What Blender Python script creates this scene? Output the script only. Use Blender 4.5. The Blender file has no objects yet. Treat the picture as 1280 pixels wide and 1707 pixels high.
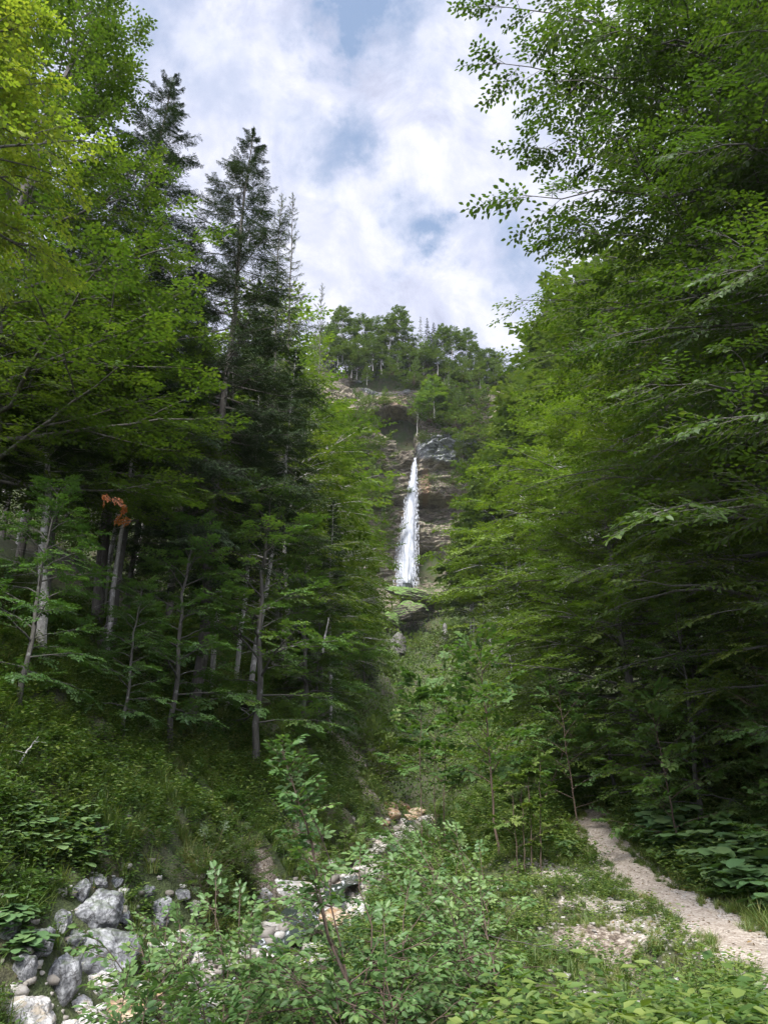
import bpy, math, random
import numpy as np
S = bpy.context.scene
C = S.collection
R_ = math.radians
# ------------------------------------------------------------------ camera
PITCH = R_(20.0)
EYE = np.array([0.0, 0.0, 1.7])
FPX = 1283.0
cam_d = bpy.data.cameras.new('camera')
cam = bpy.data.objects.new('camera', cam_d); C.objects.link(cam)
cam.location = EYE; cam.rotation_euler = (R_(90) + PITCH, 0, 0)
cam_d.sensor_fit = 'VERTICAL'; cam_d.sensor_height = 24.0
cam_d.lens = 24.0 * FPX / 1707.0
cam_d.clip_start = 0.1; cam_d.clip_end = 3000
S.camera = cam

def ray(px, py):
    u = (px - 640.0) / FPX; v = (853.5 - py) / FPX
    return u, math.cos(PITCH) - v * math.sin(PITCH), math.sin(PITCH) + v * math.cos(PITCH)
def at(px, py, Y):
    u, yc, zc = ray(px, py)
    return np.array([u / yc * Y, Y, EYE[2] + zc / yc * Y])

# ------------------------------------------------------------------ world, sun, exposure
SUN_EL, SUN_AZ = R_(47), R_(193)        # azimuth from +Y clockwise: behind and to the left
S.view_settings.view_transform = 'Standard'; S.view_settings.look = 'None'
S.view_settings.gamma = 1; S.view_settings.exposure = 1.85
S.render.engine = 'CYCLES'
cy = S.cycles
cy.max_bounces = 8; cy.diffuse_bounces = 6; cy.transmission_bounces = 6; cy.glossy_bounces = 2
cy.transparent_max_bounces = 16; cy.use_denoising = True; cy.denoiser = 'OPENIMAGEDENOISE'; cy.denoising_prefilter = 'NONE'; cy.denoising_input_passes = 'RGB_ALBEDO_NORMAL'
cy.sample_clamp_indirect = 4
cy.caustics_reflective = False; cy.caustics_refractive = False

class NT:
    """small helper to write node graphs"""
    def __init__(s, tree): s.t = tree; tree.nodes.clear()
    def n(s, kind, **kw):
        nd = s.t.nodes.new(kind)
        for k, v in kw.items():
            if k.startswith('_'): setattr(nd, k[1:], v)
        for k, v in kw.items():
            if not k.startswith('_'):
                i = int(k[1:]) if k[0] == 'i' and k[1:].isdigit() else k.replace('__', ' ')
                s.put(nd.inputs[i], v)
        return nd
    def put(s, sock, v):
        if isinstance(v, bpy.types.NodeSocket): s.t.links.new(v, sock)
        elif isinstance(v, bpy.types.Node): s.t.links.new(v.outputs[0], sock)
        else:
            if hasattr(sock, 'default_value') and sock.type == 'RGBA' and len(v) == 3: v = (*v, 1)
            sock.default_value = v
    def math(s, op, a, b=0.0, c=0.0, clamp=False):
        nd = s.n('ShaderNodeMath', _operation=op, _use_clamp=clamp)
        s.put(nd.inputs[0], a); s.put(nd.inputs[1], b); s.put(nd.inputs[2], c); return nd.outputs[0]
    def vmath(s, op, a, b=(0, 0, 0)):
        nd = s.n('ShaderNodeVectorMath', _operation=op)
        s.put(nd.inputs[0], a)
        if op == 'SCALE': s.put(nd.inputs[3], b)
        else: s.put(nd.inputs[1], b)
        return nd.outputs['Value'] if op in ('DISTANCE', 'DOT_PRODUCT', 'LENGTH') else nd.outputs[0]
    def noise(s, vec, scale, detail=4, rough=.55, dist=0.0, color=False):
        nd = s.n('ShaderNodeTexNoise', Scale=scale, Detail=detail, Roughness=rough, Distortion=dist)
        if vec is not None: s.put(nd.inputs['Vector'], vec)
        return nd.outputs['Color' if color else 0]
    def ramp(s, fac, stops, interp='LINEAR'):
        nd = s.n('ShaderNodeValToRGB'); s.put(nd.inputs[0], fac)
        cr = nd.color_ramp; cr.interpolation = interp
        while len(cr.elements) < len(stops): cr.elements.new(.5)
        for e, (p, c) in zip(cr.elements, stops):
            e.position = p; e.color = (*c, 1) if not isinstance(c, (int, float)) else (c, c, c, 1)
        return nd.outputs[0]
    def mix(s, f, a, b, mode='MIX'):
        nd = s.n('ShaderNodeMix', _data_type='RGBA', _blend_type=mode)
        s.put(nd.inputs[0], f); s.put(nd.inputs[6], a); s.put(nd.inputs[7], b); return nd.outputs[2]
    def maprange(s, v, a, b, c=0.0, d=1.0, smooth=True):
        nd = s.n('ShaderNodeMapRange', _interpolation_type='SMOOTHSTEP' if smooth else 'LINEAR')
        for i, x in enumerate((v, a, b, c, d)): s.put(nd.inputs[i], x)
        return nd.outputs[0]

W = bpy.data.worlds.new('World'); S.world = W; W.use_nodes = True
g = NT(W.node_tree)
sky = g.n('ShaderNodeTexSky', _sky_type='NISHITA', _sun_disc=False, _sun_elevation=SUN_EL, _sun_rotation=SUN_AZ,
          _air_density=1.0, _dust_density=0.6, _ozone_density=1.5)
tc = g.n('ShaderNodeTexCoord')
d0 = tc.outputs['Generated']
sep = g.n('ShaderNodeSeparateXYZ'); g.put(sep.inputs[0], d0)
zc = g.math('ADD', g.math('MAXIMUM', sep.outputs[2], 0.0), 0.18)
comb = g.n('ShaderNodeCombineXYZ')
g.put(comb.inputs[0], g.math('DIVIDE', sep.outputs[0], zc)); g.put(comb.inputs[1], g.math('DIVIDE', sep.outputs[1], zc))
pl = comb.outputs[0]
wv = g.vmath('SCALE', g.vmath('SUBTRACT', g.noise(d0, 14.0, 6, .62, color=True), (.5, .5, .5)), 0.15)
dw = g.vmath('ADD', d0, wv)
def pdir(px, py):
    u, y, z = ray(px, py); v = np.array([u, y, z]); return tuple(v / np.linalg.norm(v))
blue = 0.0
for (px, py, rad, amt) in [(600, 215, .042, .55), (525, 262, .050, .55), (690, 375, .050, .60), (745, 385, .035, .5), (870, 425, .060, .50),
                           (620, 0, .065, .58), (560, 25, .045, .5), (440, 165, .05, .26), (265, 30, .06, .3), (720, 110, .04, .16),
                           (350, 120, .05, .2), (900, 200, .05, .15), (-300, 100, .3, .5), (1600, 300, .3, .5), (560, -500, .25, .5)]:
    dd = g.vmath('DISTANCE', dw, pdir(px, py))
    blue = g.math('ADD', g.maprange(dd, 0.0, rad * 1.4, amt * 1.35, 0.0), blue)
n1 = g.noise(pl, 2.3, 8, .62, .3); n2 = g.noise(d0, 15.0, 7, .6, .3); n3 = g.noise(d0, 9.0, 9, .62, .5)
bm = g.math('MULTIPLY', blue, g.maprange(n2, .30, .62, .75, 1.25), clamp=True)
bm = g.math('ADD', bm, g.maprange(n1, .52, .72, 0, .30), clamp=True)
cl = g.ramp(n3, [(.34, (.46, .49, .63)), (.46, (.60, .63, .77)), (.56, (.76, .77, .88)), (.68, (.84, .845, .94))])
cl = g.mix(g.maprange(n2, .40, .68, 0, .55), cl, (.58, .61, .76))
skyc = g.vmath('SCALE', sky, 0.10)
skyc = g.mix(.75, skyc, (.31, .42, .63))
col = g.mix(bm, cl, skyc)
# the valley's lower half of the sky is bright cloud too, softened downwards
# added fill light: unseen sky around the sun, behind and above the viewer, brightened
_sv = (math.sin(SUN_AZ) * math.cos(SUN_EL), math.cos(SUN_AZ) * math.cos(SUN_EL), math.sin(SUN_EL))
fill_glow = g.maprange(g.vmath('DOT_PRODUCT', d0, _sv), .30, .98, 1.0, 4.2)
col = g.vmath('SCALE', g.vmath('SCALE', col, 0.37), fill_glow)
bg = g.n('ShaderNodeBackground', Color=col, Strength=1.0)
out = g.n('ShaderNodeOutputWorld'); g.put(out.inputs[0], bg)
W.cycles.sampling_method = 'MANUAL'; W.cycles.sample_map_resolution = 512

sd = bpy.data.lights.new('sun', 'SUN'); sd.energy = 2.1; sd.angle = R_(14); sd.color = (1, .965, .90)
so = bpy.data.objects.new('sun', sd); C.objects.link(so)
so.rotation_euler = (R_(90) - SUN_EL, 0, -SUN_AZ + math.pi)
# sun direction check: lamp shines along its -Z
from mathutils import Vector, Euler
sv = Vector((math.sin(SUN_AZ) * math.cos(SUN_EL), math.cos(SUN_AZ) * math.cos(SUN_EL), math.sin(SUN_EL)))
so.rotation_euler = sv.to_track_quat('Z', 'Y').to_euler()
so.location = tuple(sv * 400)

# ------------------------------------------------------------------ noise in numpy
def _h(ix, iy, iz, seed):
    n = (ix * 374761393 + iy * 668265263 + iz * 2147483647 + seed * 1274126177) & 0xffffffff
    n = ((n ^ (n >> 13)) * 1274126177) & 0xffffffff
    n = ((n ^ (n >> 16)) * 2246822519) & 0xffffffff
    return ((n ^ (n >> 13)) & 0xffff) / 65535.0
def vnoise(x, y, z=0.0, seed=0):
    x, y, z = np.broadcast_arrays(np.asarray(x, float), np.asarray(y, float), np.asarray(z, float))
    ix = np.floor(x).astype(np.int64); iy = np.floor(y).astype(np.int64); iz = np.floor(z).astype(np.int64)
    fx = x - ix; fy = y - iy; fz = z - iz
    fx = fx * fx * (3 - 2 * fx); fy = fy * fy * (3 - 2 * fy); fz = fz * fz * (3 - 2 * fz)
    r = 0
    for a in (0, 1):
        for b in (0, 1):
            for c in (0, 1):
                w = (fx if a else 1 - fx) * (fy if b else 1 - fy) * (fz if c else 1 - fz)
                r = r + w * _h(ix + a, iy + b, iz + c, seed)
    return r * 2 - 1
def fbm(x, y, z=0.0, oct=4, seed=0, gain=.5):
    r = 0; a = 1; f = 1
    for i in range(oct):
        r = r + a * vnoise(np.asarray(x) * f, np.asarray(y) * f, np.asarray(z) * f, seed + i); a *= gain; f *= 2.03
    return r

# ------------------------------------------------------------------ mesh accumulation
def unit(v): return v / np.maximum(np.linalg.norm(v, axis=-1, keepdims=True), 1e-9)
class MB:
    def __init__(s): s.v = []; s.f = []; s.t = []; s.n = 0
    def add(s, v, f, tint=0.5):
        v = np.asarray(v, np.float32).reshape(-1, 3); f = np.asarray(f, np.int64).reshape(-1, 4)
        s.v.append(v); s.f.append(f + s.n); s.n += len(v)
        t = np.empty(len(f), np.float32); t[:] = tint; s.t.append(t)
    def arrays(s): return np.concatenate(s.v), np.concatenate(s.f), np.concatenate(s.t)
    def mesh(s, name, mat, smooth=False):
        v, f, t = s.arrays()
        me = bpy.data.meshes.new(name)
        me.vertices.add(len(v)); me.vertices.foreach_set('co', v.ravel())
        me.loops.add(f.size); me.loops.foreach_set('vertex_index', f.ravel().astype(np.int32))
        me.polygons.add(len(f)); me.polygons.foreach_set('loop_start', np.arange(0, f.size, 4, dtype=np.int32))
        if smooth: me.polygons.foreach_set('use_smooth', np.ones(len(f), bool))
        a = me.attributes.new('tint', 'FLOAT', 'FACE'); a.data.foreach_set('value', t)
        me.update(calc_edges=True)
        if mat: me.materials.append(mat)
        return me
    def obj(s, name, mat, parent=None, smooth=False):
        return link(name, s.mesh(name, mat, smooth), parent)
def link(name, me, parent=None):
    o = bpy.data.objects.new(name, me); C.objects.link(o)
    if parent is not None: o.parent = parent
    return o
def leaves(mb, P, D, N, L, Wd, tint, rich=False, fold=.18, droop=.0):
    D = unit(D); Sd = unit(np.cross(N, D)); N = np.cross(D, Sd)
    L = np.broadcast_to(np.asarray(L, float), (len(P),))[:, None]; w = np.broadcast_to(np.asarray(Wd, float), (len(P),))[:, None]
    tip = P + D * L - N * L * droop
    n = len(P); k = np.arange(n)
    if rich:
        V = np.stack([P, P + D * L * .3 + Sd * w * .48 + N * w * fold, P + D * L * .68 + Sd * w * .40 + N * w * fold * .6 - N * L * droop * .4, tip,
                      P + D * L * .68 - Sd * w * .40 + N * w * fold * .6 - N * L * droop * .4, P + D * L * .3 - Sd * w * .48 + N * w * fold], 1)
        F = np.stack([np.stack([k*6, k*6+1, k*6+2, k*6+3], 1), np.stack([k*6, k*6+3, k*6+4, k*6+5], 1)], 1)
        mb.add(V, F, np.repeat(np.broadcast_to(tint, (n,)), 2))
    else:
        V = np.stack([P, P + D * L * .42 + Sd * w * .5 + N * w * fold, tip, P + D * L * .42 - Sd * w * .5 + N * w * fold], 1)
        F = np.stack([k*4, k*4+1, k*4+2, k*4+3], 1)
        mb.add(V, F, tint)
def tube(mb, P, r, k=5, tint=.5):
    P = np.asarray(P, float); n = len(P); r = np.broadcast_to(np.asarray(r, float), (n,))
    T = unit(np.gradient(P, axis=0))
    ref = np.array([0, 0, 1.0]) if abs(T[0, 2]) < .8 else np.array([1.0, 0, 0])
    A = unit(np.cross(T, ref)); B = np.cross(T, A)
    th = np.arange(k) * 2 * math.pi / k
    V = P[:, None] + r[:, None, None] * (A[:, None] * np.cos(th)[None, :, None] + B[:, None] * np.sin(th)[None, :, None])
    i, j = np.meshgrid(np.arange(n - 1), np.arange(k), indexing='ij'); j2 = (j + 1) % k
    F = np.stack([i * k + j, i * k + j2, (i + 1) * k + j2, (i + 1) * k + j], -1)
    mb.add(V, F, tint)
def frames(D, U):
    X = unit(D); Y = unit(np.cross(U, X)); Z = np.cross(X, Y)
    return np.stack([X, Y, Z], -1)

# ------------------------------------------------------------------ materials
def material(name):
    m = bpy.data.materials.new(name); m.use_nodes = True; return m, NT(m.node_tree)
def leaf_mat(name, dark, mid, light, trans=.42, gloss=.25, rough=.45, vary=.35):
    m, g = material(name)
    a = g.n('ShaderNodeAttribute', _attribute_name='tint')
    oi = g.n('ShaderNodeObjectInfo')
    t = g.math('ADD', a.outputs['Fac'], g.math('MULTIPLY', g.math('SUBTRACT', oi.outputs['Random'], .5), vary), clamp=True)
    col = g.ramp(t, [(0.0, dark), (.5, mid), (1.0, light)])
    df = g.n('ShaderNodeBsdfDiffuse', Color=col)
    tcol = g.mix(1.0, col, (1.35, 1.5, .55), 'MULTIPLY')
    tr = g.n('ShaderNodeBsdfTranslucent', Color=tcol)
    mx = g.n('ShaderNodeMixShader', i0=trans); g.put(mx.inputs[1], df); g.put(mx.inputs[2], tr)
    gl = g.n('ShaderNodeBsdfGlossy', Color=(.8, .85, .8), Roughness=rough + .05)
    m2 = g.n('ShaderNodeMixShader', i0=gloss * .12); g.put(m2.inputs[1], mx); g.put(m2.inputs[2], gl)
    o = g.n('ShaderNodeOutputMaterial'); g.put(o.inputs[0], m2)
    return m
M = {}
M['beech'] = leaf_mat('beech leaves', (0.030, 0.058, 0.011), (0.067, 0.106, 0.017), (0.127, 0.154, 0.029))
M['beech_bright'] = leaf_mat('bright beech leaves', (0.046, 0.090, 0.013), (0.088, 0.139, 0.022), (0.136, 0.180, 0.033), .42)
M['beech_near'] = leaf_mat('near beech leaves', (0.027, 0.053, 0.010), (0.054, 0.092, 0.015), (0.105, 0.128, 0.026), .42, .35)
M['yellow'] = leaf_mat('yellow green leaves', (0.095, 0.156, 0.026), (0.158, 0.214, 0.034), (0.244, 0.259, 0.046), .45)
M['maple'] = leaf_mat('maple leaves', (0.047, 0.101, 0.029), (0.074, 0.139, 0.036), (0.124, 0.176, 0.047), .38)
M['far'] = leaf_mat('distant leaves', (0.051, 0.085, 0.023), (0.089, 0.130, 0.033), (0.137, 0.171, 0.043), .25, .1)
M['spruce'] = leaf_mat('spruce needles', (0.019, 0.035, 0.016), (0.035, 0.057, 0.025), (0.060, 0.082, 0.033), .12, .12)
M['larch'] = leaf_mat('larch needles', (0.081, 0.113, 0.067), (0.108, 0.139, 0.078), (0.149, 0.170, 0.090), .25, .1)
M['willow'] = leaf_mat('willow leaves', (0.045, 0.094, 0.028), (0.084, 0.151, 0.047), (0.161, 0.229, 0.070), .34, .2, .4)
M['herb'] = leaf_mat('herb leaves', (0.048, 0.095, 0.021), (0.090, 0.145, 0.032), (0.155, 0.195, 0.046), .35)
M['butterbur'] = leaf_mat('butterbur leaves', (0.062, 0.128, 0.048), (0.100, 0.175, 0.062), (0.150, 0.221, 0.083), .3, .35)
M['raspberry'] = leaf_mat('bramble leaves', (0.046, 0.092, 0.022), (0.078, 0.130, 0.032), (0.130, 0.175, 0.050), .35, .3)
M['grass'] = leaf_mat('grass blades', (0.054, 0.095, 0.019), (0.108, 0.156, 0.032), (0.239, 0.223, 0.093), .35)
M['orange'] = leaf_mat('rusty leaves', (.15, .045, .014), (.26, .078, .018), (.30, .12, .025), .3)
M['fern'] = leaf_mat('fern leaves', (0.044, 0.099, 0.019), (0.075, 0.140, 0.028), (0.125, 0.186, 0.041), .35)

def bark_mat(name, a, b, c, lich=.5):
    m, g = material(name)
    tc = g.n('ShaderNodeTexCoord'); p = tc.outputs['Object']
    st = g.vmath('MULTIPLY', p, (9, 9, 1.6))
    n = g.noise(st, 1.6, 6, .65); n2 = g.noise(p, 3.2, 4, .6)
    col = g.ramp(n, [(.3, a), (.6, b)])
    col = g.mix(g.maprange(n2, lich, lich + .12), col, c)
    b_ = g.n('ShaderNodeBsdfPrincipled', Base__Color=col, Roughness=.9)
    bp = g.n('ShaderNodeBump', Strength=.7, Distance=.04); g.put(bp.inputs['Height'], n); g.put(b_.inputs['Normal'], bp)
    o = g.n('ShaderNodeOutputMaterial'); g.put(o.inputs[0], b_); return m
M['bark'] = bark_mat('grey bark', (.035, .030, .025), (.10, .09, .075), (.16, .155, .135), .56)
M['bark_beech'] = bark_mat('beech bark', (.04, .036, .03), (.085, .08, .068), (.20, .20, .18), .60)
M['bark_pale'] = bark_mat('pale bark', (.14, .13, .115), (.33, .315, .285), (.50, .48, .45), .52)
M['twig'] = bark_mat('twig bark', (.035, .022, .015), (.09, .06, .042), (.11, .09, .07), .6)

def rock_mat(name, dark, mid, light, moss=0.0, stain=None, scale=1.0, crack=.6):
    m, g = material(name)
    tc = g.n('ShaderNodeTexCoord'); ge = g.n('ShaderNodeNewGeometry'); oi = g.n('ShaderNodeObjectInfo')
    p = g.vmath('ADD', tc.outputs['Object'], g.vmath('SCALE', (31.0, 17.0, 7.0), oi.outputs['Random']))
    n = g.noise(p, 2.2 * scale, 8, .68, .4); n2 = g.noise(p, 9 * scale, 6, .7); n3 = g.noise(g.vmath('MULTIPLY', p, (1, 1, 4)), 1.5 * scale, 5, .6)
    col = g.ramp(n, [(.40, dark), (.5, mid), (.60, light)])
    col = g.mix(g.maprange(n2, .40, .5, .65, 0), col, dark)
    vd = g.n('ShaderNodeTexVoronoi', _feature='DISTANCE_TO_EDGE', Scale=1.7 * scale)
    g.put(vd.inputs['Vector'], g.vmath('ADD', p, g.vmath('SCALE', g.noise(p, 2.0 * scale, 5, .6, color=True), .7)))
    ck = g.maprange(vd.outputs[0], .0, .035, 1, 0); col = g.mix(g.math('MULTIPLY', ck, .75), col, (.03, .028, .025))
    if stain: col = g.mix(g.maprange(n3, .5, .62, 0, .75), col, stain)
    if moss:
        sz = g.n('ShaderNodeSeparateXYZ'); g.put(sz.inputs[0], ge.outputs['Normal'])
        mf = g.math('MULTIPLY', g.maprange(sz.outputs[2], .35, .85), g.maprange(n3, .42, .58, 0, moss))
        col = g.mix(mf, col, (.05, .075, .02))
    b_ = g.n('ShaderNodeBsdfPrincipled', Base__Color=col, Roughness=.85)
    h = g.math('SUBTRACT', g.math('ADD', n, g.math('MULTIPLY', n2, .5)), g.math('MULTIPLY', ck, .5))
    bp = g.n('ShaderNodeBump', Strength=crack, Distance=.06 / scale); g.put(bp.inputs['Height'], h); g.put(b_.inputs['Normal'], bp)
    o = g.n('ShaderNodeOutputMaterial'); g.put(o.inputs[0], b_); return m
M['rock_grey'] = rock_mat('grey limestone', (.06, .062, .064), (.165, .168, .175), (.30, .305, .31), .5)
M['rock_white'] = rock_mat('pale limestone', (.22, .21, .20), (.40, .39, .37), (.55, .54, .52), 0, (.36, .30, .22), 1, .35)
M['rock_tan'] = rock_mat('tan wet rock', (.17, .12, .07), (.34, .26, .17), (.48, .41, .32), 0, (.30, .16, .07))
M['rock_brown'] = rock_mat('brown wet rock', (.08, .05, .035), (.20, .13, .08), (.36, .27, .19), .3, (.30, .13, .05))

# ------------------------------------------------------------------ terrain
_ys = [-12, 5, 12, 18, 27, 40, 60, 100, 150, 200]
def xs(y): return np.interp(y, _ys, [-7, -5.2, -3.7, -2.4, -1.2, 1.5, 2.4, 3.2, 4.6, 6.3])
def zs(y): return np.interp(y, [-12, 5, 12, 18, 27, 40, 55, 80, 120, 160, 184, 195, 205], [-2.6, -2.2, -1.8, -1.5, -1.2, -.25, 1.4, 5.2, 14.5, 25.5, 33, 42, 50])
_py = [-6, 3, 9.4, 13, 17, 21, 24, 28, 34, 45, 60]
def xp(y): return np.interp(y, _py, [2.8, 3.3, 4.2, 4.85, 5.25, 5.6, 5.95, 7.3, 10, 13, 15])
def zp(y): return np.interp(y, _py, [-.1, 0, 0, -.02, .05, .42, .80, 1.3, 2.4, 4.5, 8])
def rimz(x): return np.interp(x, [-120, -70, -20, 2, 18, 34, 60, 120], [60, 88, 121, 127, 125, 116, 102, 90])
def sstep(a, b, x):
    t = np.clip((x - a) / (b - a), 0, 1); return t * t * (3 - 2 * t)
def height(x, y, detail=True):
    x = np.asarray(x, float); y = np.asarray(y, float)
    sx = xs(y); sz = zs(y); dl = sx - x
    wv = fbm(x * .13, y * .13, seed=3, oct=3) * 1.0
    # left bank
    d = np.maximum(dl - 1.3 - .35 * wv, 0)
    left = np.where(d < 9, .90 * d, 8.1 + .62 * (d - 9)); left = np.where(d > 45, 8.1 + .62 * 36 + .35 * (d - 45), left)
    left = left + .8 * sstep(0, .8, d) * 0.6
    # right side: bank up to the path, then the hillside
    px_, pz = xp(y), zp(y)
    e0 = sx + 1.3; e1 = np.maximum(px_ - 2.4, e0 + .8)
    rb = sz + (pz - sz) * sstep(0, 1, (x - e0) / (e1 - e0))
    hr = np.maximum(x - (px_ + 1.5), 0); hr = np.where(hr < 20, .42 * hr, 8.4 + .75 * (hr - 20))
    hr = np.where(hr > 60, 60 + .3 * (hr - 60), hr)
    nearr = rb + hr
    d2 = np.maximum(x - e0, 0); farr = sz + .62 * d2
    k = sstep(38, 60, y); right = nearr * (1 - k) + farr * k
    z = np.where(dl > 0, sz + left, right)
    # ground under the camera stays near path height
    near = sstep(9, 2, y) * sstep(-3.6, -1.5, x) * sstep(60, 3, x)
    z = z * (1 - near) + near * np.maximum(z, -.15)
    # plateau behind the cliff
    pk = sstep(203, 209, y)
    top = rimz(x) - 1.5 + .10 * (y - 205) + 2 * fbm(x * .05, y * .05, seed=8)
    z = z * (1 - pk) + np.maximum(top, z) * pk
    if detail:
        pm = 1 - sstep(1.0, 1.9, np.abs(x - px_)) * 1.0
        amp = .30 + .006 * np.clip(y, 0, 200) * 2
        amp = np.where(dl > 1.2, amp * 1.5, amp) * (1 - .9 * pm * (y < 40))
        z = z + amp * fbm(x * .7, y * .7, seed=11, oct=4) * .55 + .16 * wv
        # eroded hollows in the near right bank and the scar in the left bank
        z = z - .55 * np.exp(-(((x - 2.75) / .45) ** 2 + ((y - 10.2) / 1.3) ** 2))
    z = z - 1.5 * np.exp(-(((x + 2.8) / .5) ** 2 + ((y - 29.3) / .9) ** 2)) * (detail is True)
    return z
def hit(px, py, y0=3.0, y1=230.0):
    u, yc, zc_ = ray(px, py)
    Y = np.concatenate([np.arange(y0, 60, .08), np.arange(60, y1, .4)])
    zr = EYE[2] + zc_ / yc * Y; xr = u / yc * Y
    h = height(xr, Y); b = np.nonzero(h > zr)[0]
    i = b[0] if len(b) else len(Y) - 1
    return np.array([xr[i], Y[i], h[i]])
def hz(x, y): return float(height(np.array([x]), np.array([y]))[0])

def grid_mesh(name, X, Y, Z, mat, smooth=True):
    ny, nx = X.shape; mb = MB()
    i, j = np.meshgrid(np.arange(ny - 1), np.arange(nx - 1), indexing='ij')
    F = np.stack([i * nx + j, i * nx + j + 1, (i + 1) * nx + j + 1, (i + 1) * nx + j], -1)
    mb.add(np.stack([X, Y, Z], -1), F); return mb.mesh(name, mat, smooth)
def attr(me, name, arr):
    a = me.attributes.new(name, 'FLOAT', 'POINT'); a.data.foreach_set('value', np.asarray(arr, np.float32).ravel())

gx = np.unique(np.concatenate([np.arange(-14, 14, .22), -14 - np.cumsum(np.linspace(.3, 9, 36)), 14 + np.cumsum(np.linspace(.3, 9, 36))]))
gy = np.concatenate([np.arange(-8, 34, .22), 34 + np.cumsum(np.linspace(.25, 1.6, 60)), ])
gy = np.concatenate([gy, np.arange(gy[-1] + 1.5, 200, 1.7), np.arange(200, 212, .6), np.arange(213, 330, 3.5)])
GX, GY = np.meshgrid(gx, gy); GZ = height(GX, GY)
m, g = material('forest floor'); M['ground'] = m
tcn = g.n('ShaderNodeTexCoord'); p = tcn.outputs['Object']
n = g.noise(p, 1.4, 6, .65); n2 = g.noise(p, 14, 6, .7); n3 = g.noise(p, .5, 4, .6)
soil = g.ramp(n, [(.3, (.030, .024, .015)), (.5, (.06, .05, .03)), (.7, (.10, .085, .055))])
soil = g.mix(g.maprange(n3, .38, .6, .2, .9), soil, g.ramp(n2, [(.35, (.022, .036, .010)), (.6, (.055, .08, .02))]))
vor = g.n('ShaderNodeTexVoronoi', Scale=22.0); g.put(vor.inputs['Vector'], p)
vg = g.n('ShaderNodeSeparateColor'); g.put(vg.inputs[0], vor.outputs['Color'])
grav = g.ramp(vg.outputs[0], [(0, (.20, .165, .13)), (.5, (.36, .31, .26)), (1, (.52, .47, .42))])
ga = g.n('ShaderNodeAttribute', _attribute_name='gravel')
gf = g.maprange(g.math('ADD', ga.outputs['Fac'], g.math('MULTIPLY', g.math('SUBTRACT', n2, .5), 1.2)), .42, .6)
col = g.mix(gf, soil, grav)
ba = g.n('ShaderNodeAttribute', _attribute_name='bare')
bare = g.ramp(n2, [(.40, (.06, .042, .028)), (.5, (.17, .135, .10)), (.60, (.33, .29, .24))])
col = g.mix(g.maprange(g.math('ADD', ba.outputs['Fac'], g.math('MULTIPLY', g.math('SUBTRACT', n, .5), 1.4)), .4, .65), col, bare)
b_ = g.n('ShaderNodeBsdfPrincipled', Base__Color=col, Roughness=.95)
bp = g.n('ShaderNodeBump', Strength=.8, Distance=.05)
g.put(bp.inputs['Height'], g.math('ADD', n2, g.math('MULTIPLY', vor.outputs['Distance'], .8))); g.put(b_.inputs['Normal'], bp)
g.put(g.n('ShaderNodeOutputMaterial').inputs[0], b_)
me = grid_mesh('ground', GX, GY, GZ, M['ground'])
def gravel_mask(x, y):
    d = np.abs(x - xp(y)); a = sstep(.85, .4, d) * (y < 27)
    # loose gravel on the river side of the path
    b = .8 * sstep(3.6, 1.4, xp(y) - x) * (x < xp(y)) * sstep(23, 19, y) * sstep(9.8, 12, y) * sstep(-.45, .15, fbm(x * .8, y * .8, seed=21))
    c = sstep(1.3, .5, np.abs(x - xs(y))) * (y < 45)
    return np.clip(np.maximum(np.maximum(a, b), c), 0, 1)
SCAR = [(hit(430, 1440), .9), (hit(445, 1470), .8), (hit(595, 1265), 1.6), (hit(610, 1290), 1.6), (hit(620, 1325), 1.6), (hit(575, 1235), 1.3), (hit(505, 1440), .9), (hit(980, 1610), .5), (hit(1000, 1580), .5)]
def bare_mask(x, y):
    r = 0
    for c, s in SCAR: r = r + np.exp(-(((x - c[0]) ** 2 + ((y - c[1]) * .6) ** 2) / (s * s)))
    return np.clip(r, 0, 1) * .8
attr(me, 'gravel', gravel_mask(GX, GY)); attr(me, 'bare', bare_mask(GX, GY))
o = link('ground', me); o['kind'] = 'structure'

# path ribbon of crushed stone
m, g = material('crushed stone'); M['path'] = m
p = g.n('ShaderNodeTexCoord').outputs['Object']
vor = g.n('ShaderNodeTexVoronoi', Scale=26.0); g.put(vor.inputs['Vector'], g.vmath('ADD', p, g.vmath('SCALE', g.noise(p, 12, 3, .6, color=True), .05)))
vg = g.n('ShaderNodeSeparateColor'); g.put(vg.inputs[0], vor.outputs['Color'])
n = g.noise(p, 1.3, 6, .6); n2 = g.noise(p, 30, 5, .7)
col = g.ramp(vg.outputs[0], [(0, (.27, .22, .17)), (.5, (.42, .355, .29)), (1, (.56, .49, .42))])
col = g.mix(g.maprange(n, .45, .68, 0, .5), col, (.24, .19, .14)); col = g.mix(g.maprange(n2, .36, .48, .5, 0), col, (.17, .13, .10))
b_ = g.n('ShaderNodeBsdfPrincipled', Base__Color=col, Roughness=.95)
bp = g.n('ShaderNodeBump', Strength=1.0, Distance=.03); g.put(bp.inputs['Height'], g.math('SUBTRACT', n2, vor.outputs['Distance'])); g.put(b_.inputs['Normal'], bp)
g.put(g.n('ShaderNodeOutputMaterial').inputs[0], b_)
yy = np.arange(-7, 31, .16); ss = np.linspace(-1, 1, 21)
YY = np.repeat(yy[:, None], 21, 1)
wl = (.52 + .26 * fbm(yy * 1.3, yy * 0, seed=31))[:, None]; wr = (.50 + .26 * fbm(yy * 1.3, yy * 0, seed=41))[:, None]
XX = xp(yy)[:, None] + np.where(ss < 0, ss * wl, ss * wr)
ZZ = height(XX, YY) + .035 - .05 * np.abs(ss) ** 4 + .012 * fbm(XX * 5, YY * 5, seed=5)
o = link('path', grid_mesh('path', XX, YY, ZZ, M['path'])); o['kind'] = 'structure'

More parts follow.
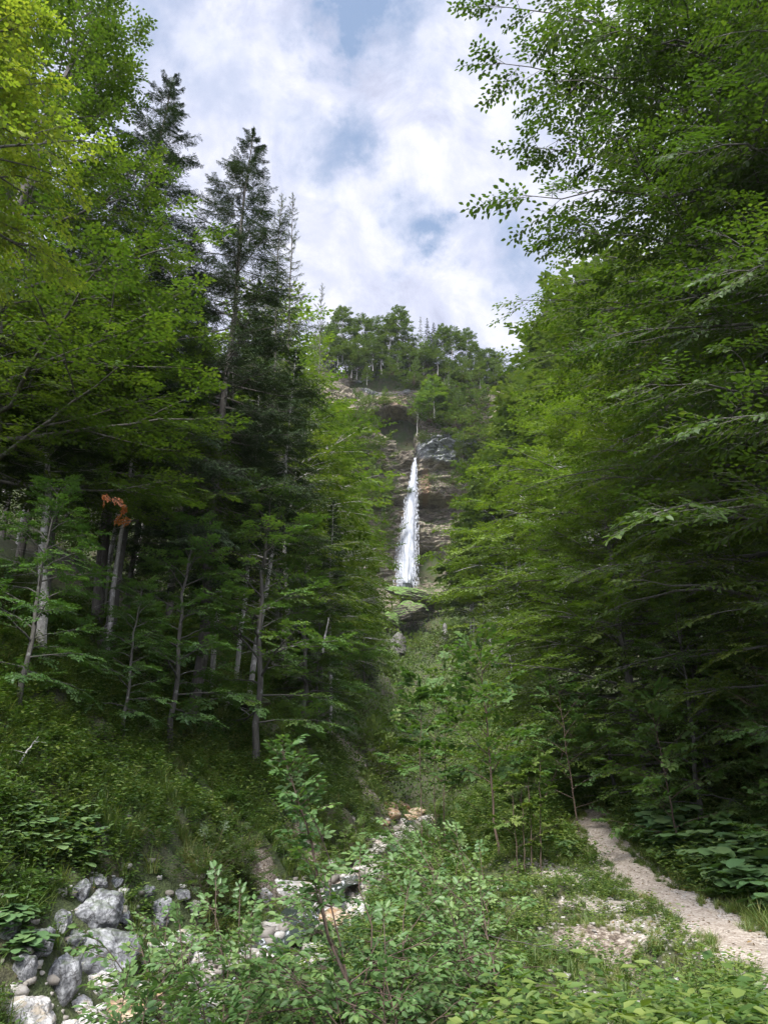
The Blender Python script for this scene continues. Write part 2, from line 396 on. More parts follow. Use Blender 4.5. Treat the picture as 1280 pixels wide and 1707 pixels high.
# stream
m, g = material('stream water'); M['water'] = m
p = g.n('ShaderNodeTexCoord').outputs['Object']
n = g.noise(g.vmath('MULTIPLY', p, (3, 1, 3)), 1.6, 6, .65, .6)
foam = g.maprange(n, .55, .66)
wcol = g.mix(foam, (.035, .045, .04), (.62, .65, .68))
b_ = g.n('ShaderNodeBsdfPrincipled', Base__Color=wcol, Roughness=g.maprange(foam, 0, 1, .08, .6), IOR=1.33)
bp = g.n('ShaderNodeBump', Strength=.6, Distance=.08); g.put(bp.inputs['Height'], n); g.put(b_.inputs['Normal'], bp)
g.put(g.n('ShaderNodeOutputMaterial').inputs[0], b_)
yy = np.arange(6, 45, .2); ss = np.linspace(-1, 1, 9)
wd = np.clip(.55 + .25 * fbm(yy * .5, yy * 0, seed=51), .3, 1)[:, None]
YY = np.repeat(yy[:, None], 9, 1); XX = (xs(yy) + .3 * fbm(yy * .25, yy * 0, seed=52))[:, None] + ss * wd
ZZ = (height(xs(yy), yy, False) + .16)[:, None] + .12 * fbm(XX * 1.5, YY * 1.2, seed=53) + .0 * XX
o = link('stream', grid_mesh('stream', XX, YY, ZZ, M['water'])); o['kind'] = 'structure'

# ------------------------------------------------------------------ cliff behind the waterfall
CY = 200.0
def proj(x, y, z):
    z = z - EYE[2]; fd = y * math.cos(PITCH) + z * math.sin(PITCH); up = -y * math.sin(PITCH) + z * math.cos(PITCH)
    return 640 + FPX * x / fd, 853.5 - FPX * up / fd
def saw(t, k=1.6):
    f = t - np.floor(t); return f ** k * sstep(1.0, .93, f)
cx = np.concatenate([np.arange(-75, -14, 1.0), np.arange(-14, 34, .22), np.arange(34, 78, 1.0)]); cz = np.concatenate([np.arange(40, 131, .22)])
CX, CZ = np.meshgrid(cx, cz)
CZ0 = CZ; CZ = np.minimum(CZ, rimz(CX) + 1.6 * fbm(CX * .09, CX * 0, seed=60)); over = CZ0 - CZ
PX, PY = proj(CX, CY, CZ)
wz = 1.5 * fbm(CX * .05, CZ * .05, seed=61, oct=3)
zz = CZ - .06 * CX + wz
la = sstep(-.4, .4, fbm(CX * .09, zz * .25, seed=62, oct=3))
off = -1.9 * saw(zz / 3.4 + .4 * vnoise(CX * .04, zz * .1, seed=63)) * (.35 + .65 * la)
off += -1.5 * saw(zz / 1.15) * (.3 + .7 * vnoise(CX * .2, zz * .6, seed=64) ** 2) - .4 * saw(zz / .55)
off += 1.6 * fbm(CX * .10, CZ * .10, seed=65, oct=5) + .45 * fbm(CX * .6, CZ * .9, seed=66, oct=4)
off += .10 * np.maximum(CZ - 60, 0) * 0 + .30 * np.maximum(CZ - 97, 0)
def ell(px, py, rx, ry, a=1.15, b=.7): return sstep(a, b, np.sqrt(((PX - px + wz * 3) / rx) ** 2 + ((PY - py) / ry) ** 2))
off += 26 * ell(662, 708, 36, 26, 1.05, .85) + 12 * ell(676, 738, 16, 20, 1.05, .85)                  # the cave over the lip
off += 5.5 * ell(716, 945, 26, 42) + 3.5 * sstep(832, 838, PY) * ell(722, 850, 45, 22) + 1.5 * sstep(832, 838, PY)
off += 5 * ell(640, 625, 60, 12) + 6 * ell(770, 650, 45, 16) + 5 * ell(720, 628, 40, 9) + 4 * ell(860, 640, 40, 14)
off += -4.0 * ell(740, 757, 48, 26, 1.1, .8) * (1 + .35 * fbm(CX * .3, CZ * .5, seed=67)) + 1.3 * ell(742, 752, 60, 32) * fbm(CX * .25, zz * 1.1, seed=77, oct=4) - 3.0 * ell(678, 762, 14, 20)
off += 4.0 * ell(692, 765, 4.5, 22, 1.2, .6)                                      # notch the water leaves through
sl = sstep(780, 832, PY) * sstep(840, 834, PY); off += -3.2 * sl * sstep(690, 700, PX)
off += -5 * sstep(640, 690, PY) * sstep(697, 690, PY) * sstep(690, 675, PX) + 2 * sstep(690, 600, PY)
off += over * .55 - 6 * sstep(64, 42, CZ)
gullies = .35 * np.abs(CX - 5) * .25; off += -np.clip(np.abs(CX - 6) - 16, 0, 60) * .35
m, g = material('layered cliff rock'); M['cliff'] = m
p = g.n('ShaderNodeTexCoord').outputs['Object']; ge = g.n('ShaderNodeNewGeometry')
ps = g.vmath('MULTIPLY', p, (.35, .35, 3.0))
n = g.noise(ps, 1.0, 8, .7, .5); n2 = g.noise(p, .9, 6, .65); n3 = g.noise(p, 4.5, 6, .7)
rock = g.ramp(n, [(.30, (.055, .045, .035)), (.45, (.17, .14, .105)), (.56, (.34, .29, .22)), (.68, (.52, .47, .39))])
rock = g.mix(g.maprange(n2, .5, .66, 0, .6), rock, (.06, .05, .038))
gr = g.n('ShaderNodeAttribute', _attribute_name='grey')
greyc = g.ramp(n, [(.36, (.05, .053, .056)), (.5, (.22, .225, .235)), (.62, (.48, .49, .50))])
rock = g.mix(g.maprange(gr.outputs['Fac'], .3, .7), rock, greyc)
stn = g.n('ShaderNodeAttribute', _attribute_name='stain')
rock = g.mix(g.math('MULTIPLY', stn.outputs['Fac'], g.maprange(n3, .35, .6, .4, 1)), rock, (.26, .16, .10))
sz = g.n('ShaderNodeSeparateXYZ'); g.put(sz.inputs[0], ge.outputs['Normal'])
vm = g.maprange(g.math('ADD', sz.outputs[2], g.math('MULTIPLY', g.math('SUBTRACT', n2, .5), 1.6)), .24, .55)
veg = g.ramp(n3, [(.3, (.030, .045, .012)), (.5, (.060, .085, .022)), (.7, (.13, .11, .05))])
col = g.mix(vm, rock, veg)
b_ = g.n('ShaderNodeBsdfPrincipled', Base__Color=col, Roughness=.9)
bp = g.n('ShaderNodeBump', Strength=1.0, Distance=.5); g.put(bp.inputs['Height'], g.math('ADD', n, g.math('MULTIPLY', n3, .5))); g.put(b_.inputs['Normal'], bp)
g.put(g.n('ShaderNodeOutputMaterial').inputs[0], b_)
me = grid_mesh('cliff', CX, CY + off, CZ, M['cliff'], smooth=False)
attr(me, 'grey', np.maximum(ell(742, 752, 55, 30), .7 * ell(640, 625, 60, 30)))
attr(me, 'stain', ell(706, 812, 9, 30) * (PX > 695) + .5 * ell(650, 660, 30, 30) + .4 * ell(720, 835, 30, 6))
o = link('cliff', me); o['kind'] = 'structure'
rs = np.random.RandomState(44); q = 26000; ii = rs.randint(CX.shape[0] - 1, size=q); jj = rs.randint(60, CX.shape[1] - 45, size=q)
cP = np.stack([CX[ii, jj], (CY + off)[ii, jj] - .15, CZ[ii, jj]], 1); gr_ = np.gradient(off, axis=0)[ii, jj]
kk = (fbm(cP[:, 0] * .16, cP[:, 2] * .3, seed=45, oct=3) + .8 * gr_ + .25 * (cP[:, 0] > 12) + .2 * (cP[:, 0] < 3) > .22) & (np.abs(cP[:, 0] - 6) > 1.6 * (cP[:, 2] < 95)); cP = cP[kk]
ledge = MB(); leaves(ledge, cP, rs.normal(size=cP.shape) + [0, -.6, .3], rs.normal(0, .6, cP.shape) + [0, -.7, .8], rs.uniform(.25, .6, len(cP)), rs.uniform(.15, .4, len(cP)), np.clip(rs.normal(.45, .2, len(cP)), 0, 1))
o = ledge.obj('ledge_plants', M['far']); o['kind'] = 'stuff'; o['label'] = 'grass and low plants rooted on the ledges of the cliff'; o['category'] = 'undergrowth'

def thing(name, label, cat, loc=(0, 0, 0), rz=0, group=None, sc=None):
    o = bpy.data.objects.new(name, None); C.objects.link(o); o.empty_display_size = .2
    o.location = tuple(float(v) for v in loc); o.rotation_euler = (0, 0, rz)
    if sc is not None: o.scale = sc
    return tag(o, label, cat, group)
def tag(o, label=None, cat=None, group=None, kind=None):
    if label: o['label'] = label
    if cat: o['category'] = cat
    if group: o['group'] = group
    if kind: o['kind'] = kind
    return o

# ------------------------------------------------------------------ waterfall
m, g = material('falling water'); M['fall'] = m
p = g.n('ShaderNodeTexCoord').outputs['Object']
n = g.noise(g.vmath('MULTIPLY', p, (2.0, 2.0, .22)), 1.3, 8, .78, 1.1); n2 = g.noise(g.vmath('MULTIPLY', p, (3, 3, .9)), 1.1, 5, .7)
ed = g.n('ShaderNodeAttribute', _attribute_name='edge')
col = g.ramp(n, [(.32, (.16, .18, .22)), (.5, (.34, .36, .40)), (.60, (.55, .56, .60))])
al = g.maprange(g.math('SUBTRACT', g.math('ADD', n, g.math('MULTIPLY', n2, .45)), g.math('MULTIPLY', ed.outputs['Fac'], .62)), .36, .60)
b_ = g.n('ShaderNodeBsdfPrincipled', Base__Color=col, Roughness=.65, Alpha=al)
g.put(g.n('ShaderNodeOutputMaterial').inputs[0], b_)
fp = np.array([752, 775, 795, 815, 840, 880, 920, 975.])
fl = np.array([689, 687, 684.5, 679.5, 675, 669, 664, 659.5]); fr_ = np.array([694.5, 695, 694.5, 695, 695.5, 695, 695, 694])
fall = thing('waterfall', 'tall narrow white waterfall widening as it drops from a notch in the cliff', 'waterfall', (0, 0, 0))
def fallpt(py, f, Y):
    l = np.interp(py, fp, fl); r = np.interp(py, fp, fr_); px = l + (r - l) * f
    return at(px, py, Y)
nv, nh = 160, 17
for li, (w0, w1, Y0) in enumerate([(-.12, 1.12, 196.8), (0.0, 1.02, 196.1), (.08, .96, 195.5)]):
    pys = np.linspace(757, 974, nv); fs = np.linspace(0, 1, nh)
    P = np.array([[fallpt(py, w0 + (w1 - w0) * f, Y0) for f in fs] for py in pys])
    tt = np.linspace(0, 1, nv)[:, None]
    P[:, :, 1] += -1.4 * np.sin(fs * math.pi)[None] * tt ** .5 + (1 - tt) * 2.5 * (tt < .06) + .5 * fbm(P[:, :, 0] * 1.2, P[:, :, 2] * .12, seed=70 + li) * tt
    me = grid_mesh('water_sheet', P[:, :, 0], P[:, :, 1], P[:, :, 2], M['fall'])
    e = np.abs(fs * 2 - 1)[None] ** 2.2 * np.ones((nv, 1)) * 1.0 + .25 * (1 - tt) * 0 + .35 * sstep(.93, 1, tt)
    attr(me, 'edge', e); link('water_sheet', me, fall)
rs = np.random.RandomState(5); mb = MB(); q = 5200
pys = 770 + 205 * rs.rand(q) ** .8; fr = np.clip(rs.normal(.5, .27, q), -.15, 1.1)
P = np.array([fallpt(a, b, 195.2 + rs.rand() * 1.5) for a, b in zip(pys, fr)])
D = np.tile([0, 0, -1.0], (q, 1)) + rs.normal(0, .06, (q, 3))
leaves(mb, P, D, np.tile([0, -1.0, 0], (q, 1)) + rs.normal(0, .4, (q, 3)), .3 + 1.1 * rs.rand(q) ** 2, .05 + .10 * rs.rand(q), rs.rand(q))
m, g = material('white spray'); b_ = g.n('ShaderNodeBsdfPrincipled', Base__Color=(.48, .50, .54), Roughness=.7)
g.put(g.n('ShaderNodeOutputMaterial').inputs[0], b_); M['spray'] = m
mb.obj('spray', M['spray'], fall)

# ------------------------------------------------------------------ rocks
def rock_mesh(name, seed, mat, cuts=16, sharp=1.0, sub=5, sx=(1, .8, .7), strata=0.0):
    bm_v = []
    import bmesh
    bm = bmesh.new(); bmesh.ops.create_icosphere(bm, subdivisions=sub, radius=1.0)
    me = bpy.data.meshes.new(name); bm.to_mesh(me); bm.free()
    n = len(me.vertices); v = np.empty(n * 3, np.float32); me.vertices.foreach_get('co', v); v = v.reshape(-1, 3).astype(float)
    rs = np.random.RandomState(seed); d = unit(v)
    N = unit(rs.normal(size=(cuts, 3))); h = rs.uniform(.62, 1.0, cuts)
    dot = np.maximum(d @ N.T, 1e-3); r = np.minimum(1.15, np.exp(-np.log(np.sum((dot / h) ** 14, 1)) / 14)) if sharp else 1
    r = r * (1 + .10 * fbm(d[:, 0] * 2.5, d[:, 1] * 2.5, d[:, 2] * 2.5, seed=seed, oct=5) + .03 * fbm(d[:, 0] * 11, d[:, 1] * 11, d[:, 2] * 11, seed=seed + 9, oct=3))
    if strata: r = r * (1 + strata * saw(d[:, 2] * 4 + .3 * d[:, 0]))
    v = d * r[:, None] * np.array(sx)
    me.vertices.foreach_set('co', v.astype(np.float32).ravel())
    me.polygons.foreach_set('use_smooth', np.ones(len(me.polygons), bool)); me.materials.append(mat); me.update(); return me
RM = {}
for i in range(4):
    RM['g%d' % i] = rock_mesh('boulder', 100 + i, M['rock_grey'], 14 + 3 * i, 1, 5, [(1, .8, .75), (.9, .9, .8), (1, .7, .6), (.75, .75, 1.2)][i])
    RM['w%d' % i] = rock_mesh('pale boulder', 200 + i, M['rock_white'], 10 + 2 * i, 1, 5, [(1, .8, .62), (.9, .8, .7), (1.1, .6, .45), (.8, .8, .6)][i])
    RM['t%d' % i] = rock_mesh('tan boulder', 300 + i, M['rock_tan'], 10 + 2 * i, 1, 4, (1, .8, .6))
    RM['b%d' % i] = rock_mesh('brown boulder', 400 + i, M['rock_brown'], 10 + 2 * i, 1, 4, (1, .8, .65))
BOULD = [
 ('g0', 118, 1590, 40, .9, .9, 'grey stone in the gap between the tall slab and the broad cracked boulder'),
 ('g2', 200, 1540, 40, .8, 2.2, 'grey wedge shaped rock at the right of the large rounded boulder'),
 ('w3', 130, 1690, 46, .8, 1.0, 'pale stone at the foot of the tall slanting slab'),
 ('g1', 60, 1590, 46, 1.0, 1.9, 'grey boulder behind the top of the tall slanting slab'),
 ('w2', 200, 1680, 60, .7, 1.5, 'pale flat rock right of the pitted block'),
 ('g3', 30, 1640, 44, 1.0, .1, 'grey rock above the corner boulder among the leaves'),
 ('w0', 300, 1580, 44, .7, 1.9, 'white stone half hidden behind the shrub below the grey stones'),
 ('g0', 240, 1500, 30, .8, .3, 'grey stone between the pile and the oval boulder'),  # kind, centre x, bottom y, width px, height ratio, rz, label
 ('g0', 152, 1548, 84, 1.0, .3, 'large rounded grey boulder in the middle of the bank pile, under a smaller block'),
 ('g1', 166, 1622, 108, .85, 1.2, 'broad cracked grey boulder in the centre of the pile above the pitted pale block'),
 ('g3', 92, 1665, 62, 1.15, 0.2, 'tall slanting grey slab standing between the leafy patch and the broad cracked boulder'),
 ('g2', 96, 1556, 48, 1.0, 2.1, 'mid grey boulder just left of the large rounded boulder'),
 ('w1', 166, 1655, 58, .9, 0.4, 'pitted pale grey block wedged below the broad cracked boulder'),
 ('g2', 160, 1482, 32, .9, 0.0, 'small grey block at the top of the boulder pile under the grass'),
 ('g1', 192, 1480, 22, .8, 1.0, 'smallest grey stone at the top right of the boulder pile'),
 ('g3', 130, 1500, 40, .8, 1.9, 'dark grey stone tucked behind the large rounded boulder'),
 ('g1', 268, 1532, 40, 1.1, 0.7, 'upright oval grey boulder standing alone right of the pile'),
 ('g2', 298, 1504, 36, .8, 2.6, 'low grey rock behind the upright oval boulder'),
 ('g0', 6, 1570, 44, 1.3, 1.4, 'grey boulder cut off by the left edge above the leafy patch'),
 ('w0', 30, 1706, 88, .9, 0.5, 'big smooth white boulder at the lower left corner'),
 ('w2', 104, 1722, 44, .8, 0.3, 'flat white stone at the bottom edge beside the corner boulders'),
 ('w1', 150, 1722, 56, .8, 1.3, 'rounded white stone at the bottom edge below the tall slab'),
 ('t0', 232, 1712, 105, .75, 0.2, 'wide tan and cream boulder in the stream bed behind the shrub'),
 ('w2', 262, 1606, 70, .9, 2.4, 'angular white stone behind the shrub right of the boulder pile'),
 ('w0', 330, 1616, 40, .8, 0.9, 'tilted white slab behind the shrub in the stream bed'),
 ('g2', 262, 1555, 34, .8, 0.9, 'little grey rock below the upright oval boulder'),
 ('w2', 482, 1512, 112, .60, 0.1, 'long white ledge rock at the foot of the undercut bank'),
 ('w0', 530, 1522, 50, .8, 1.1, 'white rock at the right end of the long white ledge'),
 ('w3', 440, 1502, 38, .8, 1.1, 'white rock at the left end of the long white ledge'),
 ('t1', 560, 1545, 60, .6, 1.0, 'orange tan rock in the stream below the white ledge'),
 ('w1', 600, 1530, 44, .8, 0.4, 'white rock right of the ledge at the water edge'),
 ('b0', 648, 1352, 26, .8, 0.4, 'dark brown rock at the upper left of the small cascade'),
 ('t1', 653, 1366, 30, .8, 1.4, 'tan rock at the lower left of the small cascade'),
 ('b1', 672, 1352, 30, .9, 2.0, 'mossy dark rock at the top of the small cascade'),
 ('t0', 698, 1362, 34, .8, 0.3, 'cream rock at the right of the small cascade'),
 ('t2', 690, 1374, 32, .8, 1.2, 'orange rock in the middle of the small cascade'),
 ('w1', 712, 1372, 24, .8, 0.3, 'pale rock at the lower right of the small cascade'),
 ('w3', 660, 1342, 14, .9, 0.3, 'small white rock above the small cascade'),
 ('b2', 640, 1376, 20, .8, 0.3, 'brown rock at the left foot of the small cascade'),
 ('g2', 535, 1284, 18, 1.1, 0.9, 'grey stone sticking out of the grassy left bank above the shrub tip'),
]
for kd, px, py, wpx, hr, rz, lab in BOULD:
    c = hit(px, min(py, 1700))
    if py > 1700: c = at(px, py, c[1] * .985); c[2] = hz(c[0], c[1])
    fd = c[1] * math.cos(PITCH) + (c[2] - EYE[2]) * math.sin(PITCH); s = wpx / 2 / FPX * fd
    o = link('boulder', RM[kd]); s *= 1.15
    o.location = (c[0], c[1] + s * .5, c[2] + s * hr * .36); o.scale = (s, s, s * hr * 1.15); o.rotation_euler = (.15 * math.sin(rz * 7), .2 * math.cos(rz * 5), rz)
    tag(o, lab, 'boulder')
# loose stones of the stream bed
mb = MB(); rs = np.random.RandomState(9)
cubev = np.array([[-1,-1,-1],[1,-1,-1],[1,1,-1],[-1,1,-1],[-1,-1,1],[1,-1,1],[1,1,1],[-1,1,1]], float)
_g = [(a, b, c) for a in (-1, 0, 1) for b in (-1, 0, 1) for c in (-1, 0, 1) if (a, b, c) != (0, 0, 0)]
_ix = {t: i for i, t in enumerate(_g)}; cubev = np.array(_g, float); cubev = cubev / np.linalg.norm(cubev, axis=1, keepdims=True) ** .55; _f = []
for ax in range(3):
    for sd in (-1, 1):
        for u0 in (-1, 0):
            for v0 in (-1, 0):
                q_ = []
                for du, dv in ((0, 0), (1, 0), (1, 1), (0, 1)):
                    t = [0, 0, 0]; t[ax] = sd; t[(ax + 1) % 3] = u0 + du; t[(ax + 2) % 3] = v0 + dv; q_.append(_ix[tuple(t)])
                _f.append(q_ if sd > 0 else q_[::-1])
cubef = np.array(_f)
q = 3800; yy = 8 + 37 * rs.rand(q) ** 1.4; xx = xs(yy) + rs.normal(0, .75, q); sc_ = .04 + .20 * rs.rand(q) ** 3
q2 = 3200; y2 = rs.uniform(7, 24, q2); x2 = xp(y2) - rs.uniform(-.7, 3.2, q2); yy = np.append(yy, y2); xx = np.append(xx, x2); sc_ = np.append(sc_, rs.uniform(.006, .032, q2))
q3 = 420; y3 = rs.uniform(11, 18, q3); x3 = xs(y3) - rs.uniform(.5, 3.2, q3); xx = np.append(xx, x3); yy = np.append(yy, y3); sc_ = np.append(sc_, .02 + .11 * rs.rand(q3) ** 2.5)
zz_ = height(xx, yy)
for x, y, z, s in zip(xx, yy, zz_, sc_):
    v = cubev * rs.uniform(.72, 1.28, (26, 1)) * rs.uniform(.6, 1.3, 3) * np.array([1, .8, .6]) * s; a = rs.rand() * 6.28
    v[:, :2] = v[:, :2] @ np.array([[math.cos(a), -math.sin(a)], [math.sin(a), math.cos(a)]]); mb.add(v + [x, y, z + s * .2], cubef, rs.rand() * (.78 if s > .05 else .7))
m, g = material('loose stones'); a = g.n('ShaderNodeAttribute', _attribute_name='tint')
n = g.noise(g.n('ShaderNodeTexCoord').outputs['Object'], 9, 5, .7)
c_ = g.ramp(a.outputs['Fac'], [(0, (.14, .125, .105)), (.4, (.32, .30, .27)), (.75, (.44, .43, .40)), (.85, (.30, .20, .11)), (1, (.30, .16, .07))])
c_ = g.mix(g.maprange(n, .35, .55, .5, 0), c_, (.12, .10, .08))
g.put(g.n('ShaderNodeOutputMaterial').inputs[0], g.n('ShaderNodeBsdfPrincipled', Base__Color=c_, Roughness=.85)); M['stones'] = m
tag(mb.obj('loose_stones', m), 'pale loose stones and gravel covering the stream bed', 'gravel', kind='stuff')

# mossy mound at the foot of the fall and rock outcrops under it
m = rock_mat('mossy layered rock', (.045, .038, .03), (.11, .092, .07), (.20, .17, .13), 0, None, .5, 1)
M['mossrock'] = m
g2 = m.node_tree; pr = [n for n in g2.nodes if n.type == 'BSDF_PRINCIPLED'][0]
src = pr.inputs[0].links[0].from_socket; G = NT.__new__(NT); G.t = g2
ge = G.n('ShaderNodeNewGeometry'); szz = G.n('ShaderNodeSeparateXYZ'); G.put(szz.inputs[0], ge.outputs['Normal'])
nn = G.noise(G.n('ShaderNodeTexCoord').outputs['Object'], 3, 5, .7)
mossc = G.ramp(nn, [(.35, (.045, .09, .014)), (.6, (.085, .15, .022))])
G.put(pr.inputs[0], G.mix(G.maprange(G.math('ADD', szz.outputs[2], G.math('MULTIPLY', G.math('SUBTRACT', nn, .5), .5)), -.05, .2), src, mossc))
MR = rock_mesh('mossy mound', 501, m, 16, 1, 6, (1, .8, .55), .05)
def outcrop(px, py, Y, wpx, hr, lab, mesh=MR, name='rock_outcrop', cat='rock outcrop', rz=0.0, tilt=0.0):
    c = at(px, py, Y); s = wpx / 2 / FPX * (Y * .94 + (c[2] - 1.7) * .342)
    o = link(name, mesh); o.location = tuple(c); o.scale = (s, s, s * hr); o.rotation_euler = (0, tilt, rz); tag(o, lab, cat); return o
outcrop(692, 994, 190, 90, .62, 'bright green moss topped mound at the foot of the waterfall', name='mossy_mound', cat='mound', tilt=R_(12))
outcrop(686, 1020, 186, 66, .9, 'brown layered rock directly under the green mound', name='rock_outcrop', rz=2.0)
outcrop(652, 1034, 184, 54, 1.2, 'mossy rock step left below the green mound', rz=1.2)
PR = rock_mesh('pale outcrop', 502, rock_mat('pale outcrop rock', (.05, .046, .04), (.12, .115, .10), (.20, .19, .17), .95, None, .4, 1), 16, 1, 6, (1, .8, .8), .08)
outcrop(662, 1078, 165, 32, 1.8, 'pale grey rock face among the bushes below the mound', PR, rz=.4)
outcrop(742, 1062, 170, 15, 4.0, 'pale rock rib right below the green mound', PR, rz=1.4, tilt=R_(12))
outcrop(422, 1168, 35.0, 62, .75, 'dark mossy rock lump under the pale trunks on the left bank', MR, 'mossy_rock', 'rock', rz=.8)

# ------------------------------------------------------------------ vegetation templates (leaf clouds: position, direction, normal)
def frond(seed, n_side=12, step=.10, ang=52, leafang=42, flat=.22, side=.52, droop=.10):
    """flat beech-like spray of unit length along +x"""
    rs = np.random.RandomState(seed); P = []; D = []; N = []; T = []
    def twig(o, d, ln, first):
        k = max(2, int(ln / step)); t = (np.arange(k) + rs.rand()) / k
        for j, tt in enumerate(t):
            a = math.radians(leafang + rs.normal(0, 12)) * (1 if (j + first) % 2 else -1)
            if j == k - 1: a *= .2
            c, s_ = math.cos(a), math.sin(a)
            P.append(o + d * ln * tt); D.append([d[0] * c - d[1] * s_, d[0] * s_ + d[1] * c, d[2] - .12 + rs.normal(0, .12)]); N.append([rs.normal(0, flat), rs.normal(0, flat), 1])
    x1 = np.array([1.0, 0, 0]); T.append((np.zeros(3), np.array([1, 0, -droop])))
    for i in range(n_side):
        t = .10 + .88 * i / n_side; a = math.radians(ang + rs.normal(0, 8)) * (1 if i % 2 else -1)
        ln = side * (1 - t * .75) * rs.uniform(.75, 1.15); d = np.array([math.cos(a), math.sin(a), rs.normal(0, .08)])
        o = np.array([t, 0, -droop * t * t]); twig(o, d, ln, i); T.append((o, o + d * ln))
    twig(np.array([.3, 0, -droop * .1]), np.array([.7, 0, -droop * .9]), 1.0, 0)
    return [np.array(P, float), unit(np.array(D, float)), unit(np.array(N, float)), T]
def tuft(seed, n=60, rad=.5, updir=.4):
    """loose round cluster for bushy trees"""
    rs = np.random.RandomState(seed); d = unit(rs.normal(size=(n, 3))); r = rad * rs.rand(n, 1) ** .4
    P = d * r * np.array([1, 1, .75]) + np.array([.45, 0, 0])
    D = unit(d + rs.normal(0, .5, (n, 3)) + [0, 0, -.2]); N = unit(rs.normal(0, .55, (n, 3)) + [0, 0, 1]); 
    T = [(np.zeros(3), P[i]) for i in range(0, n, max(1, n // 7))]
    return [P, D, N, T]
def bough(seed, needles=.028, hang=.5, n=26, side=.34, step=.030):
    """spruce bough, unit length; side twigs hang"""
    rs = np.random.RandomState(seed); P = []; D = []; N = []; T = [(np.zeros(3), np.array([1, 0, 0.0]))]
    def tw(o, d, ln):
        k = max(3, int(ln / step)); t = (np.arange(k) + rs.rand()) / k
        perp = unit(np.cross(d, [0, 0, 1.0]) + 1e-6)
        for j, tt in enumerate(t):
            sgn = 1 if j % 2 else -1
            P.append(o + d * ln * tt); D.append(d * 1.0 + perp * .55 * sgn + rs.normal(0, .16, 3)); N.append(rs.normal(0, .4, 3) + [0, 0, 1])
    for i in range(n):
        t = .12 + .86 * i / n; a = math.radians(60 + rs.normal(0, 9)) * (1 if i % 2 else -1)
        ln = side * (1 - .65 * t) * rs.uniform(.6, 1.2)
        d = unit(np.array([math.cos(a), math.sin(a), -hang * rs.uniform(.4, 1.5)])); o = np.array([t, 0, 0]); tw(o, d, ln); T.append((o, o + d * ln))
    tw(np.array([.1, 0, 0]), np.array([1, 0, 0.0]), .9)
    return [np.array(P, float), unit(np.array(D, float)), unit(np.array(N, float)), T]

class Cloud:
    """places many template sprays: origin, direction, up, scale"""
    def __init__(s, temps, rs): s.temps = temps; s.a = [[] for _ in temps]; s.rs = rs
    def put(s, o, d, u=(0, 0, 1), sc=1.0):
        s.a[s.rs.randint(len(s.temps))].append((o, d, u, sc))
    def build(s, crown, wood, leafL, leafW, rich=False, twigr=.004, tw=True, keep=1.0, fold=.18, droop=.06, clump=.35, twk=3, maxtw=99, lvar=.3, thin=0):
        rs = s.rs
        for tp, at_ in zip(s.temps, s.a):
            if not at_: continue
            O = np.array([a[0] for a in at_], float); Dr = np.array([a[1] for a in at_], float); U = np.array([a[2] for a in at_], float); sc = np.array([a[3] for a in at_], float)
            Fm = frames(Dr, U); P, D, N, T = tp; K = len(O); n = len(P)
            PP = np.einsum('kij,nj->kni', Fm, P) * sc[:, None, None] + O[:, None]
            DD = np.einsum('kij,nj->kni', Fm, D); NN = np.einsum('kij,nj->kni', Fm, N)
            ct = rs.rand(K, 1) * clump + .5 - clump / 2; ti = np.clip(ct + rs.normal(0, .13, (K, n)), 0, 1)
            m = rs.rand(K, n) < keep * (np.clip(sc / thin, .22, 1)[:, None] if thin else 1)
            L = leafL * rs.uniform(1 - lvar, 1 + lvar, (K, n)) * (np.clip(sc / 1.5, .62, 1)[:, None] if thin else 1)
            DD = DD + rs.normal(0, .12, DD.shape)
            leaves(crown, PP[m], DD[m], NN[m], L[m], L[m] * (leafW / leafL), ti[m], rich, fold, droop)
            if tw:
                for (o, e) in T[:maxtw]:
                    a = (Fm @ o) * sc[:, None] + O; b = (Fm @ e) * sc[:, None] + O
                    segs(wood, a, b, twigr * (1.6 if o[0] == 0 and e[0] > .8 else 1), twk)
def segs(mb, A, B, r, k=3):
    """many straight three-sided twigs at once"""
    T = unit(B - A); X = unit(np.cross(T, np.where(np.abs(T[:, 2:3]) < .9, [[0, 0, 1.0]], [[1.0, 0, 0]]))); Y = np.cross(T, X); n = len(A)
    th = np.arange(k) * 2 * math.pi / k; c = np.cos(th)[None, :, None]; s = np.sin(th)[None, :, None]
    ring = X[:, None] * c + Y[:, None] * s
    V = np.concatenate([A[:, None] + ring * r, B[:, None] + ring * r * .35], 1)
    i = np.arange(n)[:, None] * 2 * k; j = np.arange(k)[None]; j2 = (j + 1) % k
    F = np.stack([i + j, i + j2, i + k + j2, i + k + j], -1); mb.add(V, F)
def path3(o, az, el, ln, n=7, droop=0.0, rs=None, wig=.08):
    p = [np.array(o, float)]; d = np.array([math.cos(az) * math.cos(el), math.sin(az) * math.cos(el), math.sin(el)])
    for i in range(n):
        dd = unit(d + np.array([0, 0, -droop * (i / n)]) + rs.normal(0, wig, 3)); p.append(p[-1] + dd * ln / n)
    return np.array(p)
def bez(a, b, lift, rs, n=9, wig=.02):
    a = np.array(a, float); b = np.array(b, float); m = (a + b) / 2 + np.array([0, 0, lift]); t = np.linspace(0, 1, n)[:, None]
    p = (1 - t) ** 2 * a + 2 * t * (1 - t) * m + t * t * b; L = np.linalg.norm(b - a)
    p[1:-1] += rs.normal(0, wig * L / 3, (n - 2, 3)); return p
def along(p, s):
    L = np.concatenate([[0], np.cumsum(np.linalg.norm(np.diff(p, axis=0), axis=1))]); t = s * L[-1]
    q = np.array([np.interp(t, L, p[:, k]) for k in range(3)]); i = min(np.searchsorted(L, t, 'right') - 1, len(p) - 2); return q, unit(p[i + 1] - p[i])
